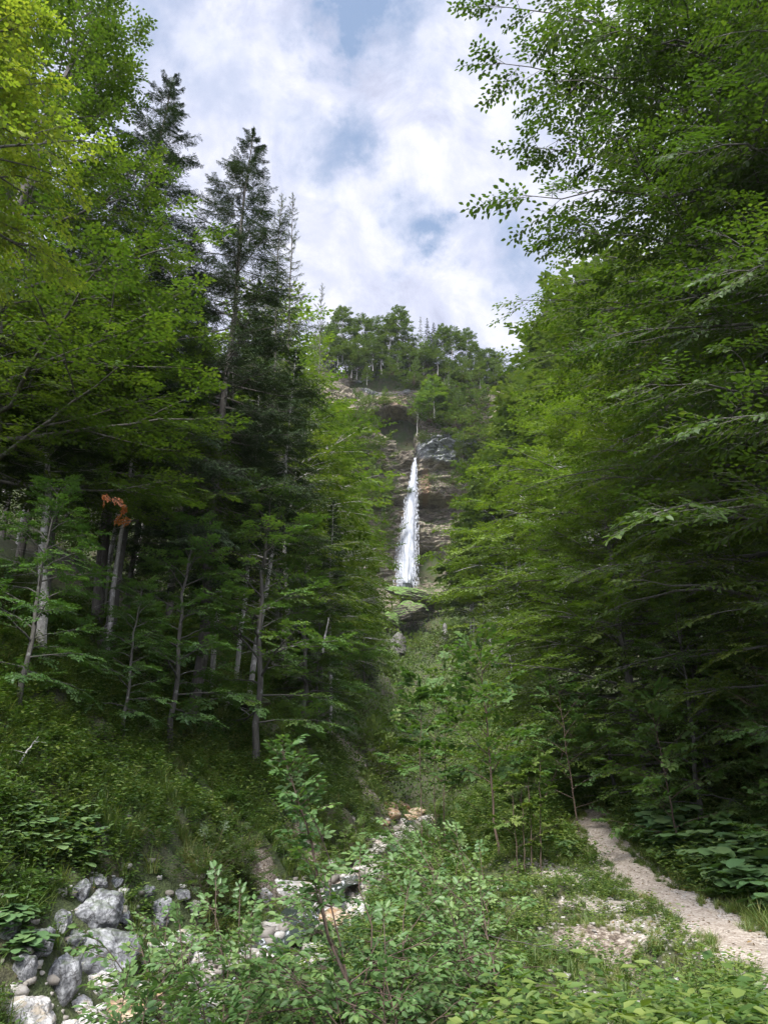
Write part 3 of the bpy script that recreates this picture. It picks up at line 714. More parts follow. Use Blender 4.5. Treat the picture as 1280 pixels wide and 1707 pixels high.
def trunk_line(H, rs, lean=0.0, wig=.10, n=14):
    z = np.linspace(0, H, n); x = np.cumsum(rs.normal(0, wig, n)) * .5 + lean * z; y = np.cumsum(rs.normal(0, wig, n)) * .5; x[0] = y[0] = 0
    return np.stack([x, y, z], 1)

FRN = [frond(40 + i, 14, .075, 46, 40, .25, .44) for i in range(5)]
FR = [frond(i) for i in range(5)]; FRL = [frond(10 + i, 8, .16) for i in range(4)]; FRX = [frond(20 + i, 6, .26) for i in range(4)]
TU = [tuft(i, 55) for i in range(4)]; TUL = [tuft(10 + i, 26) for i in range(4)]
BO = [bough(i, n=36, step=.021, side=.36) for i in range(4)]; BOL = [bough(10 + i, n=14, step=.07) for i in range(3)]; LA = [bough(20 + i, n=15, step=.085, side=.25, hang=1.2) for i in range(3)]

def limb_fill(cl, p, rs, f0, fsize, spacing, upw=.15, fan=45):
    L = np.linalg.norm(np.diff(p, axis=0), axis=1).sum(); k = max(2, int(L * (1 - f0) / spacing))
    for i in range(k):
        s = f0 + (1 - f0) * (i + rs.rand() * .6) / k; q, d = along(p, s)
        hd = unit(np.array([d[0], d[1], 0]) + 1e-6); a = math.radians(fan + rs.normal(0, 14)) * (1 if i % 2 else -1)
        c, sn = math.cos(a), math.sin(a)
        v = np.array([hd[0] * c - hd[1] * sn, hd[0] * sn + hd[1] * c, d[2] * .5 - .05 + rs.normal(0, upw)])
        cl.put(q, v, unit(np.array([rs.normal(0, .22), rs.normal(0, .22), 1])), fsize * (1.1 - .45 * s) * rs.uniform(.75, 1.25))
    q, d = along(p, .97); cl.put(q, d - [0, 0, .1], (0, 0, 1), fsize * .7)

def broadleaf(name, seed, H, base, R, n, leafm, barkm, el=(10, 55), prof=None, fs=1.3, spacing=.42, temps=None, L=.10, Wd=.062, tr=.22,
              rich=False, extra=(), droop=.35, f0=.22, keep=1, twigs=True, lean=0.0, upw=.26, azr=None, clump=.4, sub=True, maxtw=99, fan=45, twigr=.004):
    """returns (trunk mesh, crown mesh)"""
    rs = np.random.RandomState(seed); wood = MB(); crown = MB(); cl = Cloud(temps or FR, rs)
    tl = trunk_line(H * .93, rs, lean, .012 * H); tr_ = tr * (1 - np.linspace(0, 1, len(tl))) ** .8 + .015; tr_[0] *= 1.35; tube(wood, tl, tr_, 9)
    prof = prof or (lambda t: (1 - t ** 2.2) * .92 + .12)
    for i in range(n):
        t = (i + rs.rand() * .8) / n; h = base + (H - base) * t * .97
        az = i * 2.39996 + rs.normal(0, .25)
        if azr is not None and rs.rand() < .75: az = azr[0] + (rs.rand() - .5) * azr[1]
        ln = R * prof(t) * rs.uniform(.65, 1.15); e = math.radians(el[0] + (el[1] - el[0]) * t + rs.normal(0, 7))
        o, _ = along(tl, min(h / (H * .93), .995)); p = path3(o, az, e, ln, 7, droop, rs)
        r0 = max(.012, min(tr * .45, .011 * ln + .008)); tube(wood, p, np.linspace(r0, .006, len(p)), 5)
        limb_fill(cl, p, rs, f0, fs, spacing, upw, fan)
        if sub and ln > R * .45:                                  # secondary branches
            for s_, sg in ((.38, 1), (.6, -1)):
                q, d = along(p, s_); a2 = math.atan2(d[1], d[0]) + sg * rs.uniform(.5, .9)
                p2 = path3(q, a2, math.asin(np.clip(d[2], -1, 1)) * .7, ln * (1 - s_) * .85, 5, droop, rs); tube(wood, p2, np.linspace(r0 * .5, .005, len(p2)), 4)
                limb_fill(cl, p2, rs, .15, fs * .85, spacing, upw, fan)
    for ex in extra:
        h, tip = ex[0], ex[1]; o, _ = along(tl, h / (H * .93)); p = bez(o, tip, ex[2] if len(ex) > 2 else .6, rs, 12)
        ln = np.linalg.norm(tip - o); tube(wood, p, np.linspace(.05, .006, len(p)), 5); limb_fill(cl, p, rs, .2, fs * (ex[3] if len(ex) > 3 else 1), spacing * .85, upw * .6, fan)
        for s_, sg in ((.35, 1), (.5, -1), (.65, 1)):
            q, d = along(p, s_); a2 = math.atan2(d[1], d[0]) + sg * .6; p2 = path3(q, a2, .05, ln * (1 - s_) * .7, 5, .25, rs); tube(wood, p2, np.linspace(.02, .005, 6), 4); limb_fill(cl, p2, rs, .1, fs * .8, spacing, upw, fan)
    cl.build(crown, wood, L, Wd, rich, tw=twigs, keep=keep, clump=clump, maxtw=maxtw, twigr=twigr)
    return wood.mesh(name + ' trunk', M[barkm], True), crown.mesh(name + ' crown', M[leafm])

def conifer(name, seed, H, base, R, levels, leafm='spruce', barkm='bark', temps=None, L=.085, Wd=.024, tr=.24, per=5, el=(-26, 22), keep=1, tipr=.25, upturn=.35, maxtw=99, twigr=.004, clump=.3, dead=0, gap=.0, rich=False):
    rs = np.random.RandomState(seed); wood = MB(); crown = MB(); cl = Cloud(temps or BO, rs)
    tl = trunk_line(H, rs, 0, .006 * H); tube(wood, tl, tr * (1 - np.linspace(0, 1, len(tl))) ** .85 + .012, 8)
    for i in range(levels):
        t = (i + rs.rand() * .5) / levels; h = base + (H - base) * t
        for j in range(per):
            if rs.rand() < gap: continue
            az = j * 2 * math.pi / per + i * 1.1 + rs.normal(0, .3)
            ln = R * ((1 - t) ** .8 * .95 + .05) * rs.uniform(.6, 1.15) * min(1, .55 + t * 3); e = math.radians(el[0] + (el[1] - el[0]) * t + rs.normal(0, 6))
            o, _ = along(tl, min(h / H, .999)); p = path3(o + [0, 0, rs.normal(0, .12)], az, e, ln, 6, -upturn * (1 - t), rs, .05)
            tube(wood, p, np.linspace(.008 * ln + .01, .005, len(p)), 4)
            k = max(1, int(ln / .85))
            q, d = along(p, .04); 
            cl.put(p[0] + (p[-1] - p[0]) * .15, p[-1] - p[0], (0, 0, 1), ln * .88)
            for s_ in range(k):
                s0 = .3 + .6 * (s_ + rs.rand()) / k; q, d = along(p, min(s0, .97)); a2 = math.radians(38) * (1 if s_ % 2 else -1); c, sn = math.cos(a2), math.sin(a2)
                cl.put(q, [d[0] * c - d[1] * sn, d[0] * sn + d[1] * c, d[2] - .1], (0, 0, 1), ln * .42 * rs.uniform(.7, 1.2))
    for i in range(dead):                                        # dead stubs below the crown
        h = base * rs.uniform(.25, 1); o, _ = along(tl, h / H); p = path3(o, rs.rand() * 6.28, rs.uniform(-.4, .2), rs.uniform(.3, 1.6), 4, .2, rs); tube(wood, p, np.linspace(.018, .004, 5), 4)
    q = np.tile(tl[-1], (1, 1)); cl.put(tl[-1] - [0, 0, .9], (0.01, 0, 1), (1, 0, 0), .9)
    cl.build(crown, wood, L, Wd, rich, tw=True, keep=keep, fold=.1, droop=0, thin=.85, clump=clump, maxtw=maxtw, twigr=twigr)
    return wood.mesh(name + ' trunk', M[barkm], True), crown.mesh(name + ' crown', M[leafm])

K = {}   # kind -> (height, trunk mesh, crown mesh)
def reg(key, H, pair): K[key] = (H,) + pair
reg('beech', 20, broadleaf('beech', 1, 20, 2.0, 5.6, 62, 'beech', 'bark_beech', (0, 58), fs=1.5, spacing=.50, L=.135, Wd=.088, maxtw=5))
reg('beech2', 18, broadleaf('beech b', 2, 18, 3.0, 5.0, 54, 'beech', 'bark_beech', (8, 62), fs=1.5, spacing=.52, L=.135, Wd=.088, maxtw=5))
reg('beech_high', 20, broadleaf('high beech', 18, 20, 7.0, 4.6, 50, 'beech', 'bark_beech', (5, 60), fs=1.5, spacing=.46, L=.135, Wd=.088, maxtw=5))
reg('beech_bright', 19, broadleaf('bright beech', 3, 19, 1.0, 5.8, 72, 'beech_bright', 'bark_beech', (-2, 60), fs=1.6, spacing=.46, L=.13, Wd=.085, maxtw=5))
reg('maple', 11, broadleaf('maple', 4, 11, 1.5, 3.3, 30, 'maple', 'bark_beech', (5, 60), fs=1.2, spacing=.45, L=.13, Wd=.11, maxtw=6, tr=.12))
reg('yellow', 14, broadleaf('yellowish tree', 5, 14, 9.3, 3.5, 40, 'yellow', 'bark_beech', (15, 65), fs=1.2, spacing=.45, temps=FR, L=.12, Wd=.09, maxtw=5, tr=.15))
reg('upswept', 27, broadleaf('upswept tree', 6, 27, 4.0, 5.6, 80, 'beech', 'bark', (10, 74), fs=1.35, spacing=.42, L=.125, Wd=.085, droop=-.1, tr=.26, maxtw=6, upw=.3, fan=38))
reg('far_beech', 14, broadleaf('distant beech', 7, 14, 3.5, 4.2, 30, 'far', 'bark_pale', (10, 65), fs=2.0, spacing=.7, temps=FRL, L=.36, Wd=.28, tr=.16, twigs=False, sub=True))
reg('far_beech2', 13, broadleaf('distant beech b', 8, 13, 5.0, 3.6, 24, 'far', 'bark_pale', (20, 70), fs=1.9, spacing=.8, temps=FRL, L=.34, Wd=.26, tr=.14, twigs=False, sub=True))
reg('far_thin', 12, broadleaf('distant slim tree', 9, 12, 5.0, 2.2, 20, 'far', 'bark_pale', (30, 75), fs=1.4, spacing=1.0, temps=FRL, L=.30, Wd=.2, tr=.11, twigs=False, sub=False, keep=.7))
reg('mid_beech', 16, broadleaf('middle beech', 10, 16, 2.5, 4.8, 44, 'beech', 'bark_pale', (0, 60), fs=1.8, spacing=.8, temps=FRL, L=.22, Wd=.15, tr=.16, maxtw=2, sub=True))
reg('mid_bright', 16, broadleaf('middle bright tree', 12, 16, 1.5, 4.6, 44, 'beech_bright', 'bark_pale', (0, 60), fs=1.8, spacing=.8, temps=FRL, L=.22, Wd=.15, tr=.16, maxtw=2, sub=True))
reg('spruce', 30, conifer('spruce', 11, 30, 6.0, 6.2, 40, per=6, gap=.18, keep=.95, L=.125, Wd=.028, maxtw=12, dead=30))
reg('spruce2', 29, conifer('spruce b', 12, 29, 8.5, 5.6, 38, per=6, gap=.18, keep=.95, L=.125, Wd=.028, maxtw=10, dead=36))
reg('pole_spruce', 24, conifer('slim spruce', 13, 24, 12.0, 2.6, 26, barkm='bark_pale', per=5, L=.14, Wd=.034, tr=.17, maxtw=8, dead=26))
reg('far_spruce', 16, conifer('distant spruce', 14, 16, 1.5, 2.6, 24, temps=BOL, per=5, L=.26, Wd=.09, tr=.14, maxtw=1))
reg('mid_spruce', 20, conifer('middle spruce', 15, 20, 2.0, 3.2, 30, temps=BOL, per=6, L=.20, Wd=.06, tr=.18, maxtw=3))
reg('larch', 24, conifer('larch', 16, 24, 9.0, 2.7, 32, 'larch', 'bark', temps=LA, per=4, L=.15, Wd=.034, keep=1, tr=.13, el=(-12, 40), maxtw=16, gap=.15, upturn=.2, twigr=.008))
reg('far_larch', 15, conifer('distant larch', 17, 15, 3, 2.0, 24, 'larch', 'bark', temps=LA, per=4, L=.24, Wd=.06, tr=.11, maxtw=8, twigr=.012, gap=.2))
def bush(name, seed, H, R, n, leafm, L, Wd, temps=None, fs=.7, spacing=.3, maxtw=3, el=(20, 85), twk=.01, tag_='twig', rich=False):
    rs = np.random.RandomState(seed); wood = MB(); crown = MB(); cl = Cloud(temps or FR, rs)
    for i in range(n):
        az = rs.rand() * 6.28; e = math.radians(rs.uniform(*el)); ln = rs.uniform(.6, 1.1) * (H * math.sin(e) + R * math.cos(e))
        p = path3([rs.normal(0, R * .12), rs.normal(0, R * .12), -.1], az, e, ln, 6, .35, rs); tube(wood, p, np.linspace(twk * H, .004, len(p)), 4)
        limb_fill(cl, p, rs, .15, fs, spacing, .3, 50)
    cl.build(crown, wood, L, Wd, rich, maxtw=maxtw, clump=.45)
    return wood.mesh(name + ' stems', M[tag_], True), crown.mesh(name + ' foliage', M[leafm])
reg('bush', 2.2, bush('bush', 30, 2.2, 1.5, 16, 'maple', .10, .075, fs=.8, spacing=.32))
reg('bush2', 1.6, bush('bush b', 31, 1.6, 1.4, 16, 'herb', .08, .05, fs=.6, spacing=.28))
reg('bush3', 2.8, bush('bush c', 32, 2.8, 1.6, 18, 'beech_near', .09, .06, fs=.9, spacing=.34, el=(35, 88)))
reg('mid_bush', 4, bush('middle bush', 33, 4, 2.6, 22, 'herb', .20, .14, temps=FRL, fs=1.5, spacing=.6, maxtw=1))
reg('far_bush', 5, bush('distant bush', 34, 5, 3.4, 20, 'far', .36, .26, temps=FRL, fs=2.0, spacing=1.0, maxtw=1))
reg('far_bush_green', 5, bush('distant green bush', 35, 5, 3.4, 20, 'beech_bright', .36, .26, temps=FRL, fs=2.0, spacing=1.0, maxtw=1))

# ------------------------------------------------------------------ planting
PL = random.Random(4)
WY = [440, 520, 600, 640, 700, 760, 820, 900, 960, 1030, 1100, 1200, 1280]
WL = [550, 545, 562, 574, 585, 604, 620, 625, 645, 655, 640, 590, 600]; WR = [965, 905, 885, 872, 845, 812, 775, 735, 728, 735, 790, 850, 870]
SKX = [-200, 0, 200, 330, 540, 570, 850, 900, 960, 1100, 1500]; SKY_ = [380, 430, 480, 520, 520, 575, 610, 520, 450, 330, 250]
def crown_rad(kind):
    cm = K[kind][2]; v = np.empty(len(cm.vertices) * 3, np.float32); cm.vertices.foreach_get('co', v); v = v.reshape(-1, 3); return float(np.percentile(np.hypot(v[:, 0], v[:, 1]), 88))
_cr = {}
def blocked(kind, x, y, H, w):
    if kind not in _cr: _cr[kind] = crown_rad(kind)
    z0 = hz(x, y)
    for f, rf in ((.25, 1), (.45, 1), (.65, .85), (.85, .5), (1, .15)):
        px, py = proj(x, y, z0 + H * f); fd = y * .94 + (z0 + H * f) * .342; r = _cr[kind] * w * rf * FPX / fd
        if 440 < py < 1260 and px + r > np.interp(py, WY, WL) and px - r < np.interp(py, WY, WR): return 1 if px > .5 * (np.interp(py, WY, WL) + np.interp(py, WY, WR)) else -1
    return 0
PLOG = []; SKIP = set([155,157,158,160,162,166,176,180,183,185,190,191,193,194,198,200,201,203,204,205,206,207,208,209,210,211,213,215,216,217,219,220,223,224,225,226,228,229,232,233,235,237,239,240,241,242,244,245,246,247,248,249,250,251,252,253,257,258,260,262,263,265,266,267,269,271,272,273,274,278,281,284,326,335,337,340,344,349,350,352,354,357,359,361,362,364,370,371,372,373,375,376,377,378,382])
def plant(kind, label, x, y, H=None, wide=None, name='tree', cat='tree', group=None, rz=None, z=None, lean=(0, 0), parts=('trunk', 'crown'), crown_mat=None):
    h, tm, cm = K[kind]; s = (H or h) / h; w = s if wide is None else wide
    if z is None and 36 < y < 185 and 'bush' not in kind:
        for _ in range(60):
            bl = blocked(kind, x, y, s * h, w)
            if not bl: break
            x += bl * .35
    zz0 = hz(x, y) - .12 * s if z is None else z
    PLOG.append((round(float(x), 2), round(float(y), 2))); rz = PL.random() * 6.28 if rz is None else rz
    if len(PLOG) - 1 in SKIP: return None
    o = thing(name, label, cat, (x, y, zz0), rz, group, (w, w, s))
    o.rotation_euler[0], o.rotation_euler[1] = lean
    a = link(parts[0], tm, o); b = link(parts[1], cm, o)
    if crown_mat:
        b.material_slots[0].link = 'OBJECT'; b.material_slots[0].material = M[crown_mat]
    return o
def tip(kind, label, px, py, Y, **kw):
    c = at(px, py, Y); z0 = hz(c[0], Y); return plant(kind, label, c[0], Y, H=c[2] - z0, **kw)

# --- left bank, near to far
tip('yellow', 'yellow green leafy tree leaning in at the upper left edge', -75, -60, 9.5, wide=.74, name='broadleaf_tree', rz=.6)
tip('upswept', 'tall broadleaf tree with upswept forked limbs filling the upper left', 150, -110, 20, wide=1.15, name='broadleaf_tree', rz=1.0)
tip('upswept', 'broadleaf tree behind the upswept one at the top left edge', 10, -60, 25, wide=1.1, name='broadleaf_tree', rz=3.0)
tip('spruce2', 'dark spruce with a ragged top left of the tallest full spruce', 280, 128, 29, wide=1.0, name='spruce_tree')
tip('spruce', 'tallest full dark spruce whose tip stands clear against the clouds', 402, 195, 31, wide=.98, name='spruce_tree', rz=.4, lean=(0, R_(2)))
tip('larch', 'right one of the two thin pale larches beside the spruces', 503, 318, 52, wide=1.25, name='larch_tree')
tip('larch', 'left one of the two thin pale larches beside the spruces', 474, 330, 48, wide=1.2, name='larch_tree', rz=2)
tip('larch', 'low thin larch leaning out right of the pair of larches', 545, 478, 62, wide=.9, name='larch_tree', rz=2)
tip('beech_high', 'layered dark beech at the left edge with spreading lower boughs', 5, 400, 19, wide=.85, name='beech_tree')
tip('beech_high', 'dark beech between the left edge and the leaning bare trunk', 150, 450, 23, wide=.85, name='beech_tree')
tip('beech_high', 'beech under the tallest spruce with yellowish top sprays', 240, 520, 28, wide=.9, name='beech_tree')
tip('pole_spruce', 'leaning bare grey spruce trunk rising from the left slope', 150, 560, 22, wide=.9, name='spruce_tree', lean=(0, R_(4)))
BK = [('pole_spruce', 447, 590, 38.0, 5, 'pale slender trunk standing at the slope edge, furthest right of its clump'),
      ('pole_spruce', 425, 640, 39.5, 3, 'slender trunk just left of the palest one at the slope edge'),
      ('pole_spruce', 392, 600, 35, 5, 'slender leaning trunk with the fallen stick at its foot'),
      ('pole_spruce', 245, 560, 27, 1, 'dark thick trunk in the shade behind the maple sprays'),
      ('spruce2', 335, 480, 44, 0, 'shaded spruce behind the tallest spruce'),
      ('spruce', 205, 400, 40, 0, 'shaded spruce deep in the left wood'),
      ('spruce2', 90, 420, 36, 0, 'shaded spruce deep behind the left edge beech'),
      ('spruce2', 430, 470, 50, 0, 'dark spruce filling the gap below the larches'),
      ('spruce', 455, 560, 58, 0, 'dark spruce below the larches, nearer the gorge')]
for k_, px, py, Y, ln_, lab in BK: tip(k_, lab, px, py, Y, name='spruce_tree', lean=(0, R_(ln_)))
ML = [('maple', 452, 795, 31, 'bright maple just above the palest slender trunk'),
      ('maple', 320, 850, 27, 'bright green young maple in front of the leaning trunks'),
      ('maple', 235, 960, 23, 'young maple with big flat sprays low on the left slope'),
      ('maple', 95, 790, 19, 'maple with lit upper sprays beside the rusty twig'),
      ('mid_beech', 520, 600, 52, 'dense green beech below the larches'),
      ('mid_bright', 560, 560, 66, 'yellow green tree left of the cliff top'),
      ('mid_bright', 595, 640, 78, 'yellowish tree reaching in front of the left cliff'),
      ('mid_beech', 600, 760, 84, 'green tree hiding the foot of the left cliff'),
      ('mid_beech', 545, 700, 60, 'broad green tree on the left slope above the thin pale trunk'),
      ('mid_beech', 490, 700, 47, 'broad green tree behind the bright maple'),
      ('mid_beech', 565, 830, 72, 'green tree low on the left slope beside the gorge'),
      ('mid_bright', 610, 870, 96, 'light green tree left of the waterfall foot'),
      ('mid_spruce', 640, 900, 120, 'dim feathery conifer just left of the waterfall foot'),
      ('mid_spruce', 620, 950, 105, 'dim conifer below and left of the waterfall'),
      ('mid_spruce', 692, 1030, 90, 'slim spruce standing in the gorge under the mossy mound'),
      ('pole_spruce', 560, 830, 48, 'thin pale bare trunk left of the gorge'),
      ('maple', 600, 930, 52, 'grey green leafy tree right of the thin pale trunk'),
      ('maple', 555, 1000, 44, 'small leafy tree at the foot of the thin pale trunk'),
      ('beech2', 520, 880, 42, 'beech behind the palest slender trunk')]
for k_, px, py, Y, lab in ML:
    nm = 'maple_tree' if k_ == 'maple' else 'spruce_tree' if 'spruce' in k_ else 'beech_tree'
    tip(k_, lab, px, py, Y, name=nm, wide=(.62 if k_ == 'pole_spruce' else None))
# --- right side
rs0 = np.random.RandomState(77)
bx, by = 10.2, 11.5; bz = hz(bx, by)
def rel(px, py, Y, c): return at(px, py, Y) - np.array(c)
c0 = (bx, by, bz)
ex = [(13, rel(805, 8, 11, c0), 1.0), (12.5, rel(820, 104, 10.5, c0), .8), (11.5, rel(925, 135, 10, c0), .8), (10.5, rel(868, 325, 9.8, c0), .7), (10.0, rel(885, 245, 11, c0), .7), (8.6, rel(955, 380, 10.5, c0), .6),
      (8, rel(1010, 560, 9.5, c0), .5), (6.5, rel(1070, 640, 9, c0), .4), (4.6, rel(1075, 860, 9, c0), .4), (14, rel(1000, 60, 9, c0), .8), (6, rel(1180, 700, 8, c0), .4), (12, rel(1130, 250, 8.5, c0), .5), (9, rel(1200, 450, 8, c0), .5), (13, rel(950, 30, 9, c0), .8)]
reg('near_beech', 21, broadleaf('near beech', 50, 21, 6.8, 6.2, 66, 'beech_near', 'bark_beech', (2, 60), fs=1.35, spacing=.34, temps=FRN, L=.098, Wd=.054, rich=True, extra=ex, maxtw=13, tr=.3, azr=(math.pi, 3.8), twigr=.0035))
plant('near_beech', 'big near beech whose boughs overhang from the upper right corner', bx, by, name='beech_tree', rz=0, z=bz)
def beech_at(key, seed, x, y, H, base, R, n, leafm, exs, label, L=.12, fs=1.5, spacing=.46, **kw):
    z = hz(x, y); c = (x, y, z); e2 = [(h, rel(px, py, Y, c), lf) for h, px, py, Y, lf in exs]
    reg(key, H, broadleaf(key, seed, H, base, R, n, leafm, 'bark_beech', (0, 60), fs=fs, spacing=spacing, L=L, Wd=L * .64, extra=e2, azr=(math.pi * 1.1, 4.4), **kw))
    return plant(key, label, x, y, name='beech_tree', rz=0, z=z)
beech_at('second_beech', 51, 10.8, 19, 19, 2.5, 6.2, 66, 'beech', [(12, 866, 500, 17, .8), (12, 905, 520, 18, .8), (11, 880, 600, 18, .7), (9, 900, 640, 18, .7), (13, 965, 420, 18, .8), (7, 950, 800, 17, .4), (5, 985, 950, 16.5, .3), (10, 1000, 620, 15, .5)],
         'second beech on the right with long sprays pointing at the cliff top', L=.115, maxtw=8, rich=False)
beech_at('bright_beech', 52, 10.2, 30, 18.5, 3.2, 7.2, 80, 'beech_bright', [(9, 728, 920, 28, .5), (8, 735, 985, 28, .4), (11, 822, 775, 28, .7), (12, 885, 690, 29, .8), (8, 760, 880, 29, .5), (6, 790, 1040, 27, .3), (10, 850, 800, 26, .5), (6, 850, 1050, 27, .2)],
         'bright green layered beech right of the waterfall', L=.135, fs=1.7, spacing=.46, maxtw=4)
tip('beech', 'dark beech standing between the two big beeches on the right', 1080, 520, 24, name='beech_tree')
tip('beech2', 'dark beech at the right edge behind the near boughs', 1250, 480, 17, name='beech_tree')
tip('beech2', 'tall beech crown behind the near boughs in the upper right corner', 1190, -150, 18, name='beech_tree', wide=1.15)
tip('beech', 'beech high up the right slope behind the others', 1120, 330, 34, wide=1.0, name='beech_tree')
tip('beech_bright', 'lower bright beech under the second beech on the right', 1010, 740, 25, name='beech_tree', wide=.75)
RL = [('beech2', 1130, 900, 23, 'dark low beech over the bend of the path'), ('maple', 1330, 940, 15.5, 'dark maple above the large leaf patch at the right'),
      ('maple', 1120, 1000, 21, 'dark young maple right of the path bend'), ('beech', 900, 930, 37, 'shaded beech behind the saplings'),
      ('spruce2', 1040, 700, 40, 'dark spruce deep in the right wood'), ('spruce', 1200, 560, 36, 'dark spruce deep behind the right edge'),
      ('mid_beech', 960, 640, 76, 'tree on the right slope under the ridge conifers'), ('mid_beech', 915, 740, 90, 'tree on the right slope at the end of the cliff'),
      ('beech2', 1000, 1060, 30, 'dark beech at the end of the path')]
for k_, px, py, Y, lab in RL:
    tip(k_, lab, px, py, Y, name='maple_tree' if k_ == 'maple' else 'spruce_tree' if 'spruce' in k_ else 'beech_tree')
# --- trees of the cliff rim, left to right along the skyline, then the fillers below them
ORD = ['first', 'second', 'third', 'fourth', 'fifth', 'sixth', 'seventh', 'eighth', 'ninth', 'tenth', 'eleventh', 'twelfth', 'thirteenth', 'fourteenth', 'fifteenth', 'sixteenth', 'seventeenth', 'eighteenth', 'nineteenth', 'twentieth',
       'twenty-first', 'twenty-second', 'twenty-third', 'twenty-fourth', 'twenty-fifth', 'twenty-sixth', 'twenty-seventh', 'twenty-eighth', 'twenty-ninth', 'thirtieth']
ORD += ['thirty-' + o for o in ORD[:9]] + ['fortieth'] + ['forty-' + o for o in ORD[:9]] + ['fiftieth']
NAMES = {'far_beech': ('beech_tree', 'rounded beech'), 'far_beech2': ('beech_tree', 'open crowned beech'), 'far_thin': ('broadleaf_tree', 'slim broadleaf tree'), 'far_spruce': ('spruce_tree', 'dark spruce'),
         'far_larch': ('larch_tree', 'thin larch'), 'mid_spruce': ('spruce_tree', 'dark spruce'), 'mid_beech': ('beech_tree', 'green beech'), 'far_bush': ('bush', 'bush'), 'far_bush_green': ('bush', 'bright bush'), 'mid_bush': ('bush', 'green bush')}
def row(lst, where, group, Yj=3, seed=1, hscale=1.0, z_on=None):
    r = random.Random(seed); cnt = {}
    for k_, px, py, Y, H in sorted(lst, key=lambda a: a[1]):
        nm, ds = NAMES[k_]; cnt[k_] = cnt.get(k_, 0) + 1; c = at(px, py, Y)
        lab = '%s %s, %s from the left' % (ds, where, ORD[cnt[k_] - 1])
        if z_on: z = c[2] - H
        else: z = None; H = c[2] - hz(c[0], Y)
        plant(k_, lab, c[0], Y, H=H, wide=(H / K[k_][0]) * r.uniform(.85, 1.15), name=nm, cat='bush' if nm == 'bush' else 'tree', group=group, z=z, parts=('stem', 'foliage') if nm == 'bush' else ('trunk', 'crown'))
rim = [('far_beech', 545, 545, 204, 13), ('far_beech', 572, 516, 205, 15), ('far_thin', 590, 535, 204, 12), ('far_beech2', 604, 528, 206, 13), ('far_beech', 622, 533, 205, 12), ('far_thin', 634, 530, 206, 13), ('far_beech', 662, 517, 205, 16),
       ('far_beech2', 650, 540, 203, 12), ('far_larch', 701, 527, 206, 14), ('far_spruce', 712, 530, 205, 14), ('far_spruce', 722, 538, 206, 13), ('far_beech2', 737, 545, 205, 12), ('far_beech', 752, 548, 204, 12),
       ('far_thin', 765, 556, 206, 11), ('far_beech2', 778, 552, 207, 12), ('far_larch', 782, 560, 209, 12), ('far_beech', 790, 575, 204, 11), ('far_thin', 800, 582, 204, 10), ('far_beech2', 812, 584, 203, 10), ('far_beech', 826, 590, 204, 11), ('far_thin', 838, 592, 205, 11)]
row(rim, 'on the cliff rim against the sky', 'trees along the cliff rim', z_on=True)
r = random.Random(12); fill = []
for i in range(44):
    px = 540 + 320 * (i + r.random()) / 44; top = np.interp(px, [545, 660, 740, 840], [562, 562, 578, 605]) + r.uniform(-6, 30)
    fill.append((r.choice(['far_beech', 'far_beech2', 'far_spruce', 'far_bush']), px, top, 201 + r.random() * 3, r.uniform(6, 11)))
row(fill, 'in the wood just under the cliff rim', 'wood under the cliff rim', z_on=True, seed=2)
cl_ = [('far_beech', 612, 612, 198, 6), ('far_bush_green', 715, 655, 196, 9), ('far_bush', 760, 672, 197, 8), ('far_bush', 785, 690, 197, 8), ('far_bush', 742, 640, 199, 6), ('far_bush', 800, 640, 198, 8), ('far_bush', 690, 610, 199, 6),
       ('far_bush', 655, 600, 199, 5), ('far_bush', 770, 735, 195, 5), ('far_bush', 800, 745, 194, 8), ('far_bush', 640, 655, 197, 4), ('far_bush', 605, 665, 196, 7), ('far_bush', 612, 740, 195, 8), ('far_bush', 590, 700, 190, 10), ('far_bush_green', 620, 790, 190, 8), ('far_bush', 830, 680, 190, 12),
       ('far_bush', 790, 800, 194, 6), ('far_bush', 635, 820, 193, 6), ('far_bush', 632, 860, 192, 7), ('far_bush', 755, 790, 195, 3), ('far_bush', 730, 725, 197, 3), ('far_bush', 705, 722, 196, 2.5), ('far_bush', 682, 812, 194.3, 1.6), ('far_bush', 650, 800, 194, 4), ('far_bush', 720, 790, 195.5, 2), ('far_bush', 770, 770, 194, 4), ('far_bush', 752, 655, 198, 5)]
row(cl_, 'clinging to the cliff ledges', 'bushes on the cliff ledges', z_on=True, seed=3)
c = at(722, 632, 196); plant('far_beech', 'lone bright beech growing on the ledge above the waterfall', c[0], 196, H=13, wide=1.15, z=c[2] - 13, name='beech_tree', crown_mat='beech_bright')
c = at(694, 655, 194); plant('far_thin', 'slim pale stemmed tree leaning over the cave mouth', c[0], 197, H=12, wide=.8, z=c[2] - 12, name='broadleaf_tree')
ridge = [('far_larch', 858, 556, 150, 12), ('far_larch', 866, 545, 152, 12), ('far_spruce', 850, 600, 150, 12), ('far_beech', 880, 575, 140, 13), ('far_spruce', 900, 560, 135, 13), ('far_spruce', 845, 625, 148, 12), ('far_beech', 862, 620, 140, 12),
         ('far_larch', 928, 462, 120, 14), ('far_larch', 945, 455, 118, 14), ('far_spruce', 952, 452, 116, 14), ('far_beech', 915, 500, 122, 14), ('far_beech', 905, 530, 128, 13), ('far_beech', 890, 640, 120, 12), ('far_beech', 940, 540, 110, 13), ('far_spruce', 960, 500, 108, 14), ('far_beech', 870, 680, 125, 12), ('far_beech', 840, 690, 140, 12),
         ('far_spruce', 832, 650, 155, 12), ('far_beech', 850, 740, 120, 12), ('far_beech', 830, 780, 130, 12), ('far_beech', 800, 830, 140, 12), ('far_beech', 780, 880, 150, 11), ('far_beech', 770, 930, 140, 12)]
